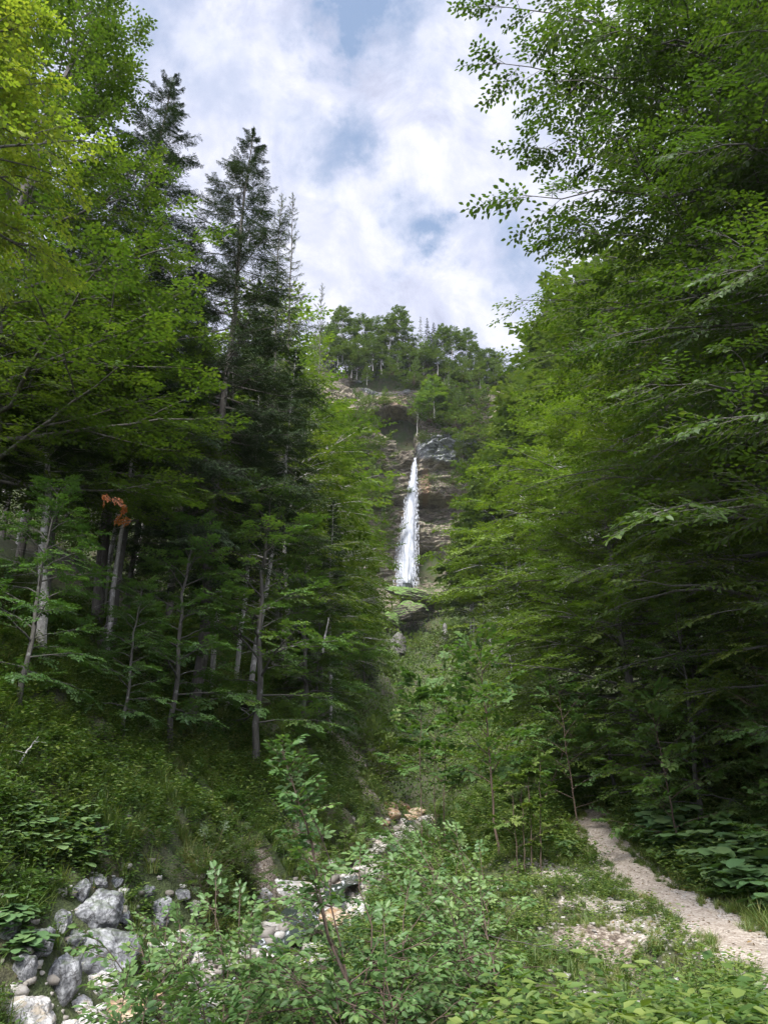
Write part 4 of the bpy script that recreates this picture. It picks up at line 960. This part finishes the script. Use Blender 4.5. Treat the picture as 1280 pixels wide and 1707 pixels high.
row(ridge, 'on the steep slope right of the cliff', 'trees on the right slope', seed=4)
# --- wood deeper in: many distant and middle trees on both slopes and in the gorge
r = random.Random(31); deep = {}
def skyok(kind, x, y, H):
    px, py = proj(x, y, hz(x, y) + H); return py > np.interp(px, SKX, SKY_)
def scatter(n, xr, yr, kinds, group, where, hr=(.8, 1.15), clear=None, seed=0):
    r = random.Random(seed); pts = []; tries = 0
    while len(pts) < n and tries < n * 60:
        tries += 1; y = r.uniform(*yr); x = r.uniform(*xr(y)); 
        if clear and clear(x, y): continue
        if y > 40 and not skyok(None, x, y, 17): continue
        if any((x - a) ** 2 + (y - b) ** 2 < (2.2 + y * .015) ** 2 for a, b in pts): continue
        pts.append((x, y))
    for x, y in pts:
        k_ = r.choice(kinds); nm, ds = NAMES.get(k_, ('spruce_tree', 'spruce')); s = r.uniform(*hr)
        plant(k_, '%s %s' % (ds, where), x, y, H=K[k_][0] * s, name=nm, cat='bush' if 'bush' in nm else 'tree', group=group + ' (' + ds + ')', parts=('stem', 'foliage') if nm == 'bush' else ('trunk', 'crown'))
NAMES.update({'spruce': ('spruce_tree', 'tall shaded spruce'), 'spruce2': ('spruce_tree', 'tall bare stemmed spruce'), 'beech': ('beech_tree', 'shaded beech'), 'beech2': ('beech_tree', 'shaded beech'), 'pole_spruce': ('spruce_tree', 'slender spruce pole'), 'maple': ('maple_tree', 'shaded maple'), 'bush': ('bush', 'leafy bush'), 'bush2': ('bush', 'low bush'), 'bush3': ('bush', 'upright bush')})
scatter(26, lambda y: (xs(y) - 30, xs(y) - 10.5), (24, 62), ['spruce2', 'pole_spruce', 'mid_spruce', 'mid_beech'], 'left wood', 'in the deep shade of the left wood', (.55, .8), seed=5)
scatter(30, lambda y: (xs(y) - 42, xs(y) - 5 - (y - 60) * .03), (62, 175), ['mid_spruce', 'mid_beech', 'mid_beech', 'far_beech'], 'far left wood', 'far up the left slope', (.7, .95), seed=6)
scatter(22, lambda y: (max(xp(y), xs(y)) + 6.5, max(xp(y), xs(y)) + 26), (22, 62), ['mid_beech', 'mid_spruce', 'beech2'], 'right wood', 'in the deep shade of the right wood', (.6, .85), seed=7)
scatter(30, lambda y: (xs(y) + 5 + (y - 60) * .02, xs(y) + 42), (62, 170), ['mid_beech', 'mid_spruce', 'far_beech'], 'far right wood', 'far up the right slope', (.6, .85), seed=8)
scatter(40, lambda y: (xs(y) - 9, xs(y) + 9), (44, 150), ['mid_bush', 'mid_bush', 'far_bush', 'far_bush_green'], 'gorge bushes', 'in the gorge below the waterfall', (.4, .75), clear=lambda x, y: abs(x - xs(y)) < (1.4 if y < 70 else .5) or (y > 80 and proj(x, y, hz(x, y) + 4.5)[1] < 1010), seed=9)
scatter(16, lambda y: (xs(y) - 14, xs(y) + 14), (150, 190), ['far_bush', 'far_bush_green', 'mid_bush'], 'bushes below the fall', 'on the steep ground under the mossy mound', (.6, 1.0), clear=lambda x, y: proj(x, y, hz(x, y) + 5)[1] < 1010 and 635 < proj(x, y, hz(x, y))[0] < 755, seed=10)
scatter(26, lambda y: (xs(y) - 22, xs(y) - 4.5), (19, 50), ['bush', 'bush2', 'bush3'], 'left bank bushes', 'in the undergrowth of the left bank', (.35, .65), seed=14)
scatter(44, lambda y: (xp(y) + 3.6, xp(y) + 10), (12.5, 38), ['bush', 'bush3', 'bush3'], 'right bank bushes', 'in the undergrowth right of the path', (.6, 1.25), seed=13)
scatter(9, lambda y: (xs(y) + 1.7, xp(y) - 2.4), (20, 44), ['bush', 'bush3', 'bush2'], 'middle bushes', 'between the stream and the path', (.5, .85), clear=lambda x, y: False, seed=12)

# ------------------------------------------------------------------ saplings between stream and path
def sapling(label, px0, py0, px1, py1, Y, leafm='maple', L=.12, Wd=.10, fs=.6, nb=12, r0=.025, seed=1, start=.35, rich=False, temps=None, name='sapling', spread=.32, cat='sapling', gspace=.28, el=(10, 60)):
    rs = np.random.RandomState(seed); a = at(px0, py0, Y); a[2] = hz(a[0], Y) - .1; b = at(px1, py1, Y)
    p = bez(a, b, .1, rs, 12, .012); H = np.linalg.norm(b - a); wood = MB(); crown = MB(); cl = Cloud(temps or FR, rs)
    loc = a.copy(); p = p - loc; tube(wood, p, np.linspace(r0, .005, 12), 6)
    for i in range(nb):
        s = start + (1 - start) * (i + .5) / nb; q, d = along(p, s); az = i * 2.4 + rs.rand()
        ln = H * spread * (1.15 - s) * rs.uniform(.6, 1.3) + .12; pp = path3(q, az, R_(el[0] + (el[1] - el[0]) * s), ln, 5, .2, rs); tube(wood, pp, np.linspace(r0 * .4, .003, 6), 4); limb_fill(cl, pp, rs, .15, fs, gspace, .25)
    q, d = along(p, .96); cl.put(q, d, (1, 0, 0), fs * .6)
    cl.build(crown, wood, L, Wd, rich, maxtw=6, twigr=.003)
    t = thing(name, label, cat, loc); wood.obj('stem', M['twig'], t, True); crown.obj('foliage', M[leafm], t)
sapling('tall young maple with yellowish top leaves in the middle of the gorge', 828, 1375, 800, 1085, 19, nb=16, seed=3, L=.15, Wd=.13, start=.3, temps=FRL, fs=.8, r0=.035)
sapling('thin dark stemmed sapling left of the young maple', 737, 1340, 742, 1110, 24, nb=12, seed=4, L=.13, temps=FRL)
sapling('leftmost thin straight sapling beside the cascade', 703, 1390, 700, 1140, 20, nb=10, seed=5, L=.11, start=.5, r0=.018, spread=.2)
sapling('thin sapling between the cascade and the young maple', 724, 1345, 722, 1150, 23, nb=9, seed=6, L=.11, start=.45, r0=.018, spread=.2)
sapling('leaning grey sapling arching right over the path start', 880, 1290, 980, 1165, 25, 'willow', .12, .07, nb=12, seed=7, spread=.4)
for i, (px, py, tx, ty, w) in enumerate([(872, 1400, 868, 1290, 'first'), (884, 1405, 880, 1280, 'second'), (897, 1405, 899, 1260, 'third'), (860, 1395, 852, 1300, 'fourth')]):
    sapling('%s of four thin alder stems left of the path start, numbered by height' % ['third tallest', 'second tallest', 'tallest', 'shortest'][i], px, py, tx, ty, 17.5, 'herb', .09, .065, nb=6, seed=20 + i, r0=.014, fs=.32, spread=.25, start=.3, name='alder_stem', cat='sapling')
sapling('young leafy maple standing right of the path bend', 1130, 1370, 1085, 1180, 19.0, 'maple', .14, .12, nb=16, seed=31, spread=.5, temps=FRL, start=.1)
sapling('greyish sapling with open sprays over the dark path end', 960, 1330, 930, 1150, 23, 'willow', .11, .07, nb=14, seed=33, spread=.5, start=.15)
# dead snag, fallen sticks
def stick(name, label, a, b, r=.04, seed=1, cat='dead branch', side=4, mat='bark_pale'):
    rs = np.random.RandomState(seed); a = np.array(a, float); b = np.array(b, float); p = bez(a, b, .05, rs, 9, .03) - a; mb = MB(); tube(mb, p, np.linspace(r, r * .3, 9), 6)
    for i in range(side):
        q, d = along(p, rs.uniform(.3, .95)); L = np.linalg.norm(b - a) * .22; pp = path3(q, rs.rand() * 6.28, rs.uniform(-.3, .8), L, 4, 0, rs); tube(mb, pp, np.linspace(r * .35, .003, 5), 4)
    o = mb.obj(name, M[mat], None, True); o.location = tuple(a); tag(o, label, cat)
a = hit(365, 1175); b = hit(425, 1213); stick('fallen_branch', 'pale fallen stick lying down the left slope under the slender trunks', a + [0, 0, .25], b + [0, -.3, .35], .05, 2)
a = hit(545, 1060); stick('dead_snag', 'short broken dead snag leaning left of the thin pale trunk', at(537, 1088, 40), at(548, 1030, 40), .08, 3, 'dead tree', 1)
a = hit(25, 1300); stick('fallen_branch', 'thin bare twig on the dark slope at the far left', a + [0, 0, .2], hit(58, 1272) + [0, 0, .5], .03, 4)
stick('dead_branch', 'thin dry branch lying across the plants below the gravel slope', at(760, 1560, 8.6), at(985, 1590, 8.3), .006, 5, side=8, mat='bark')
# rusty leaves
def twigcluster(label, px, py, Y, n, L, leafm, seed, sc=.5, name='leafy_branch'):
    rs = np.random.RandomState(seed); c = at(px, py, Y); wood = MB(); crown = MB(); cl = Cloud(FR, rs)
    for i in range(n): cl.put(rs.normal(0, sc * .3, 3), [rs.normal(), rs.normal(), -.5], (rs.normal(), rs.normal(), .5), sc * rs.uniform(.6, 1.2))
    cl.build(crown, wood, L, L * .65, False); t = thing(name, label, 'branch', c); wood.obj('twigs', M['twig'], t); crown.obj('foliage', M[leafm], t)
twigcluster('orange brown withered spray hanging before the dark spruces', 208, 858, 17, 3, .06, 'orange', 5, .3)
twigcluster('brownish withered spray just above the orange one', 186, 832, 17, 3, .06, 'orange', 6, .3)

# ------------------------------------------------------------------ foreground shrub (willow) with its tall leading shoot
def shrub(label, base, tips, Y, seed, leafm='willow', L=.055, Wd=.026, fs=.34, gspace=.10, r0=.014, rich=True, name='shrub', sub=5, keep=1, temps=None):
    rs = np.random.RandomState(seed); wood = MB(); crown = MB(); cl = Cloud(temps or [frond(60 + i, 6, .15, 45, 48, .45, .45) for i in range(3)], rs); base = np.array(base, float)
    for (px, py, dy) in tips:
        top_ = len(tips) == 1
        b = at(px, py, Y + dy) - base; o = rs.normal(0, .08, 3); o[2] = -.15; p = bez(o, b, -.12, rs, 10, .03); tube(wood, p, np.linspace(r0, .0028, 10), 5)
        limb_fill(cl, p, rs, .6 if top_ else .35, fs * .7, gspace * (.6 if top_ else 1.2), .35, 50)
        if top_:
            for s_ in np.linspace(.82, 1, 16): q, d = along(p, s_ * .998); a2 = rs.rand() * 6.28; cl.put(q, [math.cos(a2), math.sin(a2), .9], (0, 0, 1), fs * .75)
        for j in range(sub):
            s = .25 + .6 * (j + rs.rand() * .6) / sub; q, d = along(p, s); a2 = math.atan2(d[1], d[0] + 1e-3) + rs.uniform(-1.9, 1.9); pp = path3(q, a2, rs.uniform(.1, 1.0), rs.uniform(.3, .75), 6, .25, rs); tube(wood, pp, np.linspace(r0 * .4, .002, 7), 4); limb_fill(cl, pp, rs, .1, fs, gspace, .4, 50)
    cl.build(crown, wood, L, Wd, rich, maxtw=7, twigr=.0018, keep=keep, fold=.12, droop=.15, clump=.5)
    t = thing(name, label, 'shrub', base); wood.obj('stem', M['twig'], t, True); crown.obj('foliage', M[leafm], t)
shrub('tall leading willow shoot with pale leaves at its tip, in front of the left bank', (0.0, 5.6, hz(0, 5.6)), [(470, 1252, -.2)], 5.6, 1, sub=5, L=.058, Wd=.028, gspace=.13, r0=.02, fs=.26)
shrub('dense willow shrub at the bottom centre left', (-.9, 5.8, hz(-.9, 5.8)), [(300, 1540, 0), (360, 1470, .3), (250, 1600, -.2), (420, 1560, 0), (330, 1640, -.4), (400, 1500, .5), (450, 1620, -.3), (280, 1660, -.2), (330, 1580, .6), (380, 1620, .2), (230, 1560, .6), (300, 1620, 0), (420, 1520, .9)], 5.8, 2)
shrub('willow shrub around the foot of the tall shoot', (.1, 5.4, hz(.1, 5.4)), [(520, 1500, .4), (600, 1430, .6), (560, 1580, 0), (640, 1540, .2), (480, 1600, -.2), (680, 1480, .7), (530, 1380, .3), (640, 1640, -.4), (560, 1660, -.5)], 5.6, 3)
shrub('willow shrub right of the tall shoot', (1.0, 7.5, hz(1.0, 7.5)), [(700, 1420, .8), (740, 1500, .3), (660, 1440, 1.0), (760, 1560, 0), (720, 1620, -.6), (800, 1480, .8), (780, 1640, -.8)], 7.4, 4, L=.06, Wd=.032)
shrub('low shrub at the bottom left corner of the front shrubs', (-1.6, 5.0, hz(-1.6, 5.0)), [(240, 1690, 0), (300, 1700, 0), (380, 1690, 0), (210, 1640, .3), (420, 1680, 0)], 5.0, 5)
shrub('thin twiggy shrub before the stream in the middle', (1.3, 10, hz(1.3, 10)), [(640, 1370, 1), (700, 1400, .8), (660, 1400, 0), (760, 1380, 1.2), (800, 1420, .5)], 10.5, 6, L=.07, Wd=.035, fs=.4, gspace=.16)

r = random.Random(19)
for px, py, lab in [(575, 1445, 'bush at the water edge above the orange rocks'), (610, 1425, 'bush on the left edge of the stream below the cascade'), (655, 1440, 'bush in the stream bend in front of the cascade'),
                    (540, 1400, 'bush beside the dark hollow in the bank'), (640, 1500, 'bush before the white water behind the front shrubs'), (740, 1440, 'bush on the right edge of the stream'),
                    (330, 1510, 'bush on the bank right of the oval boulder'), (395, 1480, 'bush at the foot of the eroded bank'), (760, 1520, 'bush right of the front shrubs')]:
    c = hit(px, py); plant(r.choice(['bush2', 'bush3']), lab, c[0], c[1], H=r.uniform(.9, 1.5), name='bush', cat='bush', parts=('stem', 'foliage'))

# ------------------------------------------------------------------ leafy herbs
def blade_leaf(mb, base, d, L, Wd, tint, seg=5, round_=False, cup=.1, curve=.5, lobes=0):
    """one big leaf as a small grid, heart shaped or pointed"""
    d = np.array(d, float); d /= np.linalg.norm(d); s = np.cross(d, [0, 0, 1.0]); s /= np.linalg.norm(s) + 1e-9; n = np.cross(s, d)
    t = np.linspace(0, 1, seg + 1); w = (np.sin(np.pi * np.clip(t * .93 + .07, 0, 1)) ** (.55 if round_ else .8)) * Wd / 2 * (1 if not round_ else 1.0)
    if lobes: w = w * (1 + .22 * np.cos(t * lobes * 6.28))
    V = []
    for ti, wi in zip(t, w):
        c = np.array(base) + d * L * ti - n * 0 + np.array([0, 0, -curve * L * ti * ti * .5]); V += [c - s * wi + n * cup * wi, c, c + s * wi + n * cup * wi]
    F = []
    for i in range(seg): a = i * 3; F += [[a, a + 1, a + 4, a + 3], [a + 1, a + 2, a + 5, a + 4]]
    mb.add(V, F, tint)
def herb_template(kind, seed):
    rs = np.random.RandomState(seed); mb = MB(); st = MB()
    if kind == 'butterbur':
        for i in range(9):
            az = i * 2.4 + rs.rand(); h = rs.uniform(.25, .62); ln = rs.uniform(.05, .28); tipp = np.array([math.cos(az) * ln, math.sin(az) * ln, h]); tube(st, bez((0, 0, -.05), tipp, .03, rs, 5), .006, 4)
            sz_ = rs.uniform(.16, .32); e = rs.uniform(-.25, .15); blade_leaf(mb, tipp - np.array([math.cos(az), math.sin(az), 0]) * sz_ * .3, (math.cos(az), math.sin(az), e), sz_, sz_ * 1.05, rs.uniform(.2, .9), 7, True, rs.uniform(.0, .25), rs.uniform(.1, .6), 0)
    elif kind == 'raspberry':
        for k in range(3):
            az0 = rs.rand() * 6.28; p = path3([rs.normal(0, .04), rs.normal(0, .04), -.1], az0, R_(rs.uniform(55, 82)), rs.uniform(.7, 1.15), 8, .55, rs); tube(st, p, np.linspace(.006, .002, 9), 5)
            for i in range(9):
                s = .2 + .8 * i / 9; q, d = along(p, s); a = i * 2.4 + az0; dd = np.array([math.cos(a), math.sin(a), rs.uniform(-.1, .45)]); qe = q + dd * .07; tube(st, np.array([q, (q + qe) / 2 + [0, 0, .01], qe]), .002, 3)
                for b in (-1.0, 0, 1.0):
                    c, sn = math.cos(b), math.sin(b); v = np.array([dd[0] * c - dd[1] * sn, dd[0] * sn + dd[1] * c, dd[2] - .25]); L_ = rs.uniform(.07, .11) * (1.15 if b == 0 else .9); blade_leaf(mb, qe, v, L_, L_ * .68, rs.uniform(.1, 1), 6, False, rs.uniform(.1, .35), rs.uniform(.2, .8))
    elif kind == 'fern':
        for i in range(9):
            az = i * .7 + rs.rand() * .4; L_ = rs.uniform(.45, .8); p = path3([0, 0, 0], az, R_(rs.uniform(48, 70)), L_, 8, 1.3, rs, .03); tube(st, p, np.linspace(.004, .001, 9), 3)
            for j in range(26):
                s = .12 + .86 * j / 26; q, d = along(p, s); sd = unit(np.cross(d, [0, 0, 1.0])) * (1 if j % 2 else -1); l = .16 * math.sin(math.pi * min(1, s * .9 + .12)) + .01
                leaves(mb, np.array([q]), np.array([sd + d * .35 - [0, 0, .15]]), np.array([[0, 0, 1.0]]), l, .035, np.array([rs.uniform(.2, .8)]))
    elif kind == 'grass':
        k = 46
        for i in range(k):
            az = rs.rand() * 6.28; L_ = rs.uniform(.22, .6); e = R_(rs.uniform(52, 86)); o = np.array([rs.normal(0, .05), rs.normal(0, .05), -.02]); d = np.array([math.cos(az) * math.cos(e), math.sin(az) * math.cos(e), math.sin(e)])
            s = np.array([-math.sin(az), math.cos(az), 0]); t = np.linspace(0, 1, 5); bend = rs.uniform(.3, 1.0); w = .0055 * (1 - t ** 2) + .0006
            c = o + d * L_ * t[:, None] + np.array([math.cos(az) * .35, math.sin(az) * .35, -.6]) * (bend * L_ * t ** 2.2)[:, None]
            V = np.stack([c - s * w[:, None], c + s * w[:, None]], 1); F = [[2 * j, 2 * j + 1, 2 * j + 3, 2 * j + 2] for j in range(4)]; mb.add(V, F, np.clip(rs.normal(.42, .25), 0, 1))
    elif kind == 'herb':
        for k in range(4):
            p = path3([rs.normal(0, .05), rs.normal(0, .05), -.02], rs.rand() * 6.28, R_(rs.uniform(50, 88)), rs.uniform(.2, .55), 5, .3, rs); tube(st, p, np.linspace(.003, .001, 6), 3)
            for j in range(11):
                q, d = along(p, .15 + .85 * j / 11); a = j * 2.4; leaves(mb, np.array([q]), np.array([[math.cos(a), math.sin(a), rs.uniform(-.2, .5)]]), np.array([[rs.normal(0, .3), rs.normal(0, .3), 1]]), rs.uniform(.05, .10), rs.uniform(.025, .05), np.array([rs.rand()]), True)
    return mb, st
HT = {}
for kd, n_ in (('butterbur', 3), ('raspberry', 4), ('fern', 3), ('grass', 4), ('herb', 5)): HT[kd] = [herb_template(kd, 70 + 7 * i) for i in range(n_)]
def herb_cover(name, label, cat, kd, mat, X, Y, sc, seed):
    """ground cover nobody could count: one object"""
    sc = sc * np.where((X > xp(Y) - 4.2) & (X < xp(Y) - .5) & (Y > 6.5) & (Y < 19), .55, 1)
    rs = np.random.RandomState(seed); Z = height(X, Y); mb = MB(); pick = rs.randint(len(HT[kd]), size=len(X)); az = rs.rand(len(X)) * 6.28
    for k, (lm, sm) in enumerate(HT[kd]):
        v, f, t = lm.arrays(); sel = np.nonzero(pick == k)[0]
        if not len(sel): continue
        c, s = np.cos(az[sel]), np.sin(az[sel]); ss = sc[sel]
        V = np.stack([(v[None, :, 0] * c[:, None] - v[None, :, 1] * s[:, None]), (v[None, :, 0] * s[:, None] + v[None, :, 1] * c[:, None]), np.broadcast_to(v[None, :, 2], (len(sel), len(v)))], -1) * ss[:, None, None]
        V = V + np.stack([X[sel], Y[sel], Z[sel]], -1)[:, None]; Fm = f[None] + (np.arange(len(sel)) * len(v))[:, None, None]
        tt = np.clip(t[None] + (rs.normal(0, .16, len(sel)) + .3 * fbm(X[sel] * .45, Y[sel] * .45, seed=seed + 80, oct=3))[:, None], 0, 1); mb.add(V, Fm, tt.ravel())
    tag(mb.obj(name, M[mat]), label, cat, kind='stuff')
def pts(n, yr, side, seed, pw=1.0):
    rs = np.random.RandomState(seed); y = yr[0] + (yr[1] - yr[0]) * rs.rand(n) ** pw
    a, b = side(y); x = a + (b - a) * rs.rand(n); return x, y, rs
BR = np.array([(o.location[0], o.location[1], o.scale[0]) for o in C.objects if o.name.startswith('boulder')])
def far_rock(x, y, rs):
    k = np.ones(len(x), bool)
    for bx_, by_, bs in BR:
        k &= ~((np.abs(x - bx_) < bs * .85 + .05) & (y - by_ < bs) & (y - by_ > -bs * 1.0 - .15) & (rs.rand(len(x)) < .85))
    return k
def bankpts(n, seed, thr, fr=1.0):
    """everywhere on the near ground except path and bed; thr: noise threshold for patches"""
    x, y, rs = pts(n, (4.0, 48), lambda y: (xs(y) - 9 - y * .1, xp(y) + 5 + y * .1), seed, 1.3)
    nz = fbm(x * .55 * fr, y * .55 * fr, seed=seed, oct=3); dp = np.abs(x - xp(y)); db = np.abs(x - xs(y))
    gv = gravel_mask(x, y)
    k = (nz > thr) & ((dp > .50 + .15 * rs.normal(size=n)) | (y > 27)) & ((db > 1.05) | ~(((y > 33) & (y < 47)) | ((y > 21) & (y < 28)) | (y < 15)) & (db > .35)) & far_rock(x, y, rs) & (rs.rand(n) > gv * 1.1) & (rs.rand(n) > bare_mask(x, y) * .9)
    k &= ~((np.abs(x) < 1.2) & (y < 4.6))
    return x[k], y[k], rs
x, y, rs = bankpts(26000, 301, -.45); herb_cover('grass', 'tufts of long grass on the banks and beside the path', 'grass', 'grass', 'grass', x, y, rs.uniform(.5, 1.15, len(x)) * (1 + .3 * (x < xs(y))), 1)
x, y, rs = bankpts(26000, 302, -.45, 1.6); herb_cover('leafy_undergrowth', 'low leafy herbs covering both banks', 'undergrowth', 'herb', 'herb', x, y, rs.uniform(.7, 1.5, len(x)) * (1 + y * .012), 2)
x, y, rs = bankpts(2600, 303, .15); herb_cover('fern_cover', 'ferns among the grass of the banks', 'ferns', 'fern', 'fern', x, y, rs.uniform(.5, 1.1, len(x)), 3)
x, y, rs = bankpts(2600, 305, .25, .8); herb_cover('bramble_cover', 'bramble tangle on the banks', 'brambles', 'raspberry', 'raspberry', x, y, rs.uniform(.5, 1.0, len(x)), 4)
# sparse grass through the gravel slope
x, y, rs = pts(1500, (7, 24), lambda y: (xp(y) - 4, xp(y) - .9), 310); herb_cover('sparse_grass', 'sparse grass growing through the gravel left of the path', 'grass', 'grass', 'grass', x, y, rs.uniform(.25, .6, len(x)), 5)
rs = np.random.RandomState(312); y = rs.uniform(7, 27, 1100); sd_ = np.where(rs.rand(1100) < .5, -1, 1); x = xp(y) + sd_ * (.42 + .25 * np.abs(rs.normal(size=1100)) + .22 * vnoise(y * 1.1, sd_ * 5.0, seed=3))
herb_cover('edge_grass', 'short grass fringing both edges of the path', 'grass', 'grass', 'grass', x, y, rs.uniform(.2, .55, 1100), 6)
# distant ground cover: leaves as simple clumps
rs = np.random.RandomState(311); n = 150000; y = 40 + 158 * rs.rand(n) ** 1.1; y[:30000] = rs.uniform(205, 240, 30000); x = xs(y) + rs.uniform(-1, 1, n) * (14 + y * .28)
k = (np.abs(x - xs(y)) > 1.0) | (y > 46); x, y = x[k], y[k]; z = height(x, y) + rs.rand(len(x)) ** 2 * (.5 + y * .012)
s_ = .09 + y * .0022; mb = MB(); leaves(mb, np.stack([x, y, z], 1), unit(rs.normal(size=(len(x), 3)) + [0, -.4, .5]), rs.normal(0, .5, (len(x), 3)) + [0, -.4, 1], s_, s_ * .7, np.clip(.5 + .35 * fbm(x * .2, y * .2, seed=9) + rs.normal(0, .12, len(x)), 0, 1))
tag(mb.obj('distant_undergrowth', M['far']), 'low green cover on the floor and sides of the gorge', 'undergrowth', kind='stuff')

# leafy patches beside the path, in the corner and among the boulders
def pixpts(n, poly, seed, y0=3.0):
    rs = np.random.RandomState(seed); X = []; Y = []
    for i in range(n):
        u = rs.rand(); px = poly[0][0] + (poly[1][0] - poly[0][0]) * u; a = np.interp(px, [p[0] for p in poly], [p[1] for p in poly]); b = np.interp(px, [p[0] for p in poly], [p[2] for p in poly]); c = hit(px, a + (b - a) * rs.rand(), y0)
        X.append(c[0]); Y.append(c[1])
    return np.array(X), np.array(Y), rs
def patch(name, label, kd, X, Y, lo, hi, seed, cat='plants'):
    herb_cover(name, label, cat, kd, kd, X, Y, np.random.RandomState(seed).uniform(lo, hi, len(X)), seed)
x, y, rs = pixpts(100, [(1075, 1380, 1430), (1310, 1430, 1560)], 1); x = np.maximum(x, xp(y) + .6 + rs.rand(len(x)) * .6)
patch('butterbur_patch', 'broad heart leaved plants in a patch right of the path', 'butterbur', x, y, .8, 1.4, 21)
x, y, rs = pixpts(95, [(10, 1360, 1450), (160, 1380, 1465)], 2); patch('butterbur_patch', 'broad leaved plants in a patch on the left bank above the boulders', 'butterbur', x, y, .4, .75, 22)
x, y, rs = pixpts(20, [(0, 1520, 1620), (60, 1560, 1640)], 3); patch('leafy_patch', 'light green round leaved plants among the boulders at the left edge', 'butterbur', x, y, .4, .75, 23)
x, y, rs = pixpts(7, [(862, 1415, 1435), (950, 1425, 1440)], 4); patch('butterbur_patch', 'few broad leaved plants at the left edge of the path start', 'butterbur', x, y, .5, .8, 24)
rs = np.random.RandomState(5); y = rs.uniform(3.6, 5.8, 34); x = rs.uniform(.2, .62, 34) * y; x = np.where((np.abs(x - xp(y)) < .75), x - 1.1, x)
patch('bramble_patch', 'brambles with three part leaves filling the lower right corner', 'raspberry', x, y, .38, .62, 25)
y = rs.uniform(7.5, 20, 60); x = xp(y) + rs.uniform(1.0, 3.6, 60); patch('bramble_patch', 'brambles in the thicket along the right side of the path', 'raspberry', x, y, .7, 1.2, 26)
y = rs.uniform(5, 9, 16); x = rs.uniform(-.1, .28, 16) * y; patch('bramble_patch', 'brambles below the gravel slope in the middle foreground', 'raspberry', x, y, .45, .8, 27)

rs = np.random.RandomState(66); q = 700; y = rs.uniform(7, 27, q); x = xp(y) + rs.normal(0, .55, q); mb = MB()
x = np.append(x, rs.uniform(-9, 4, 3500)); y = np.append(y, rs.uniform(7, 32, 3500)); z = height(x, y) + np.where(np.abs(x - xp(y)) < .7, .05, .03)
leaves(mb, np.stack([x, y, z], 1), unit(rs.normal(size=(len(x), 3)) * [1, 1, .15]), rs.normal(0, .3, (len(x), 3)) + [0, 0, 1], rs.uniform(.03, .08, len(x)), rs.uniform(.02, .045, len(x)), rs.rand(len(x)))
M['litter'] = leaf_mat('dead leaves', (.05, .030, .015), (.12, .075, .035), (.24, .16, .07), .15, .1)
tag(mb.obj('leaf_litter', M['litter']), 'brown dead leaves scattered on the path and banks', 'leaf litter', kind='stuff')

# ------------------------------------------------------------------ thin mountain haze
v = np.array([[a, b, c] for a in (-260, 260) for b in (-15, 420) for c in (-12, 190)], float)
mb = MB(); mb.add(v, [[0, 1, 3, 2], [4, 6, 7, 5], [0, 4, 5, 1], [2, 3, 7, 6], [0, 2, 6, 4], [1, 5, 7, 3]])
m = bpy.data.materials.new('haze'); m.use_nodes = True; g = NT(m.node_tree)
g.put(g.n('ShaderNodeOutputMaterial').inputs['Volume'], g.n('ShaderNodeVolumePrincipled', Color=(.86, .92, 1.0), Density=.00007))
tag(mb.obj('haze', m), 'thin pale haze filling the valley', 'haze', kind='stuff')

# ------------------------------------------------------------------ labels: tell look-alikes apart by their order from left to right
by = {}
for o in C.objects:
    if o.parent is None and o.get('group'): by.setdefault((o['group'], o['label']), []).append(o)
for (gr, lb), os_ in by.items():
    if len(os_) > 1:
        for i, o in enumerate(sorted(os_, key=lambda o: proj(o.location[0], o.location[1], o.location[2] + 3)[0])): o['label'] = '%s, %s from the left' % (lb, ORD[i])
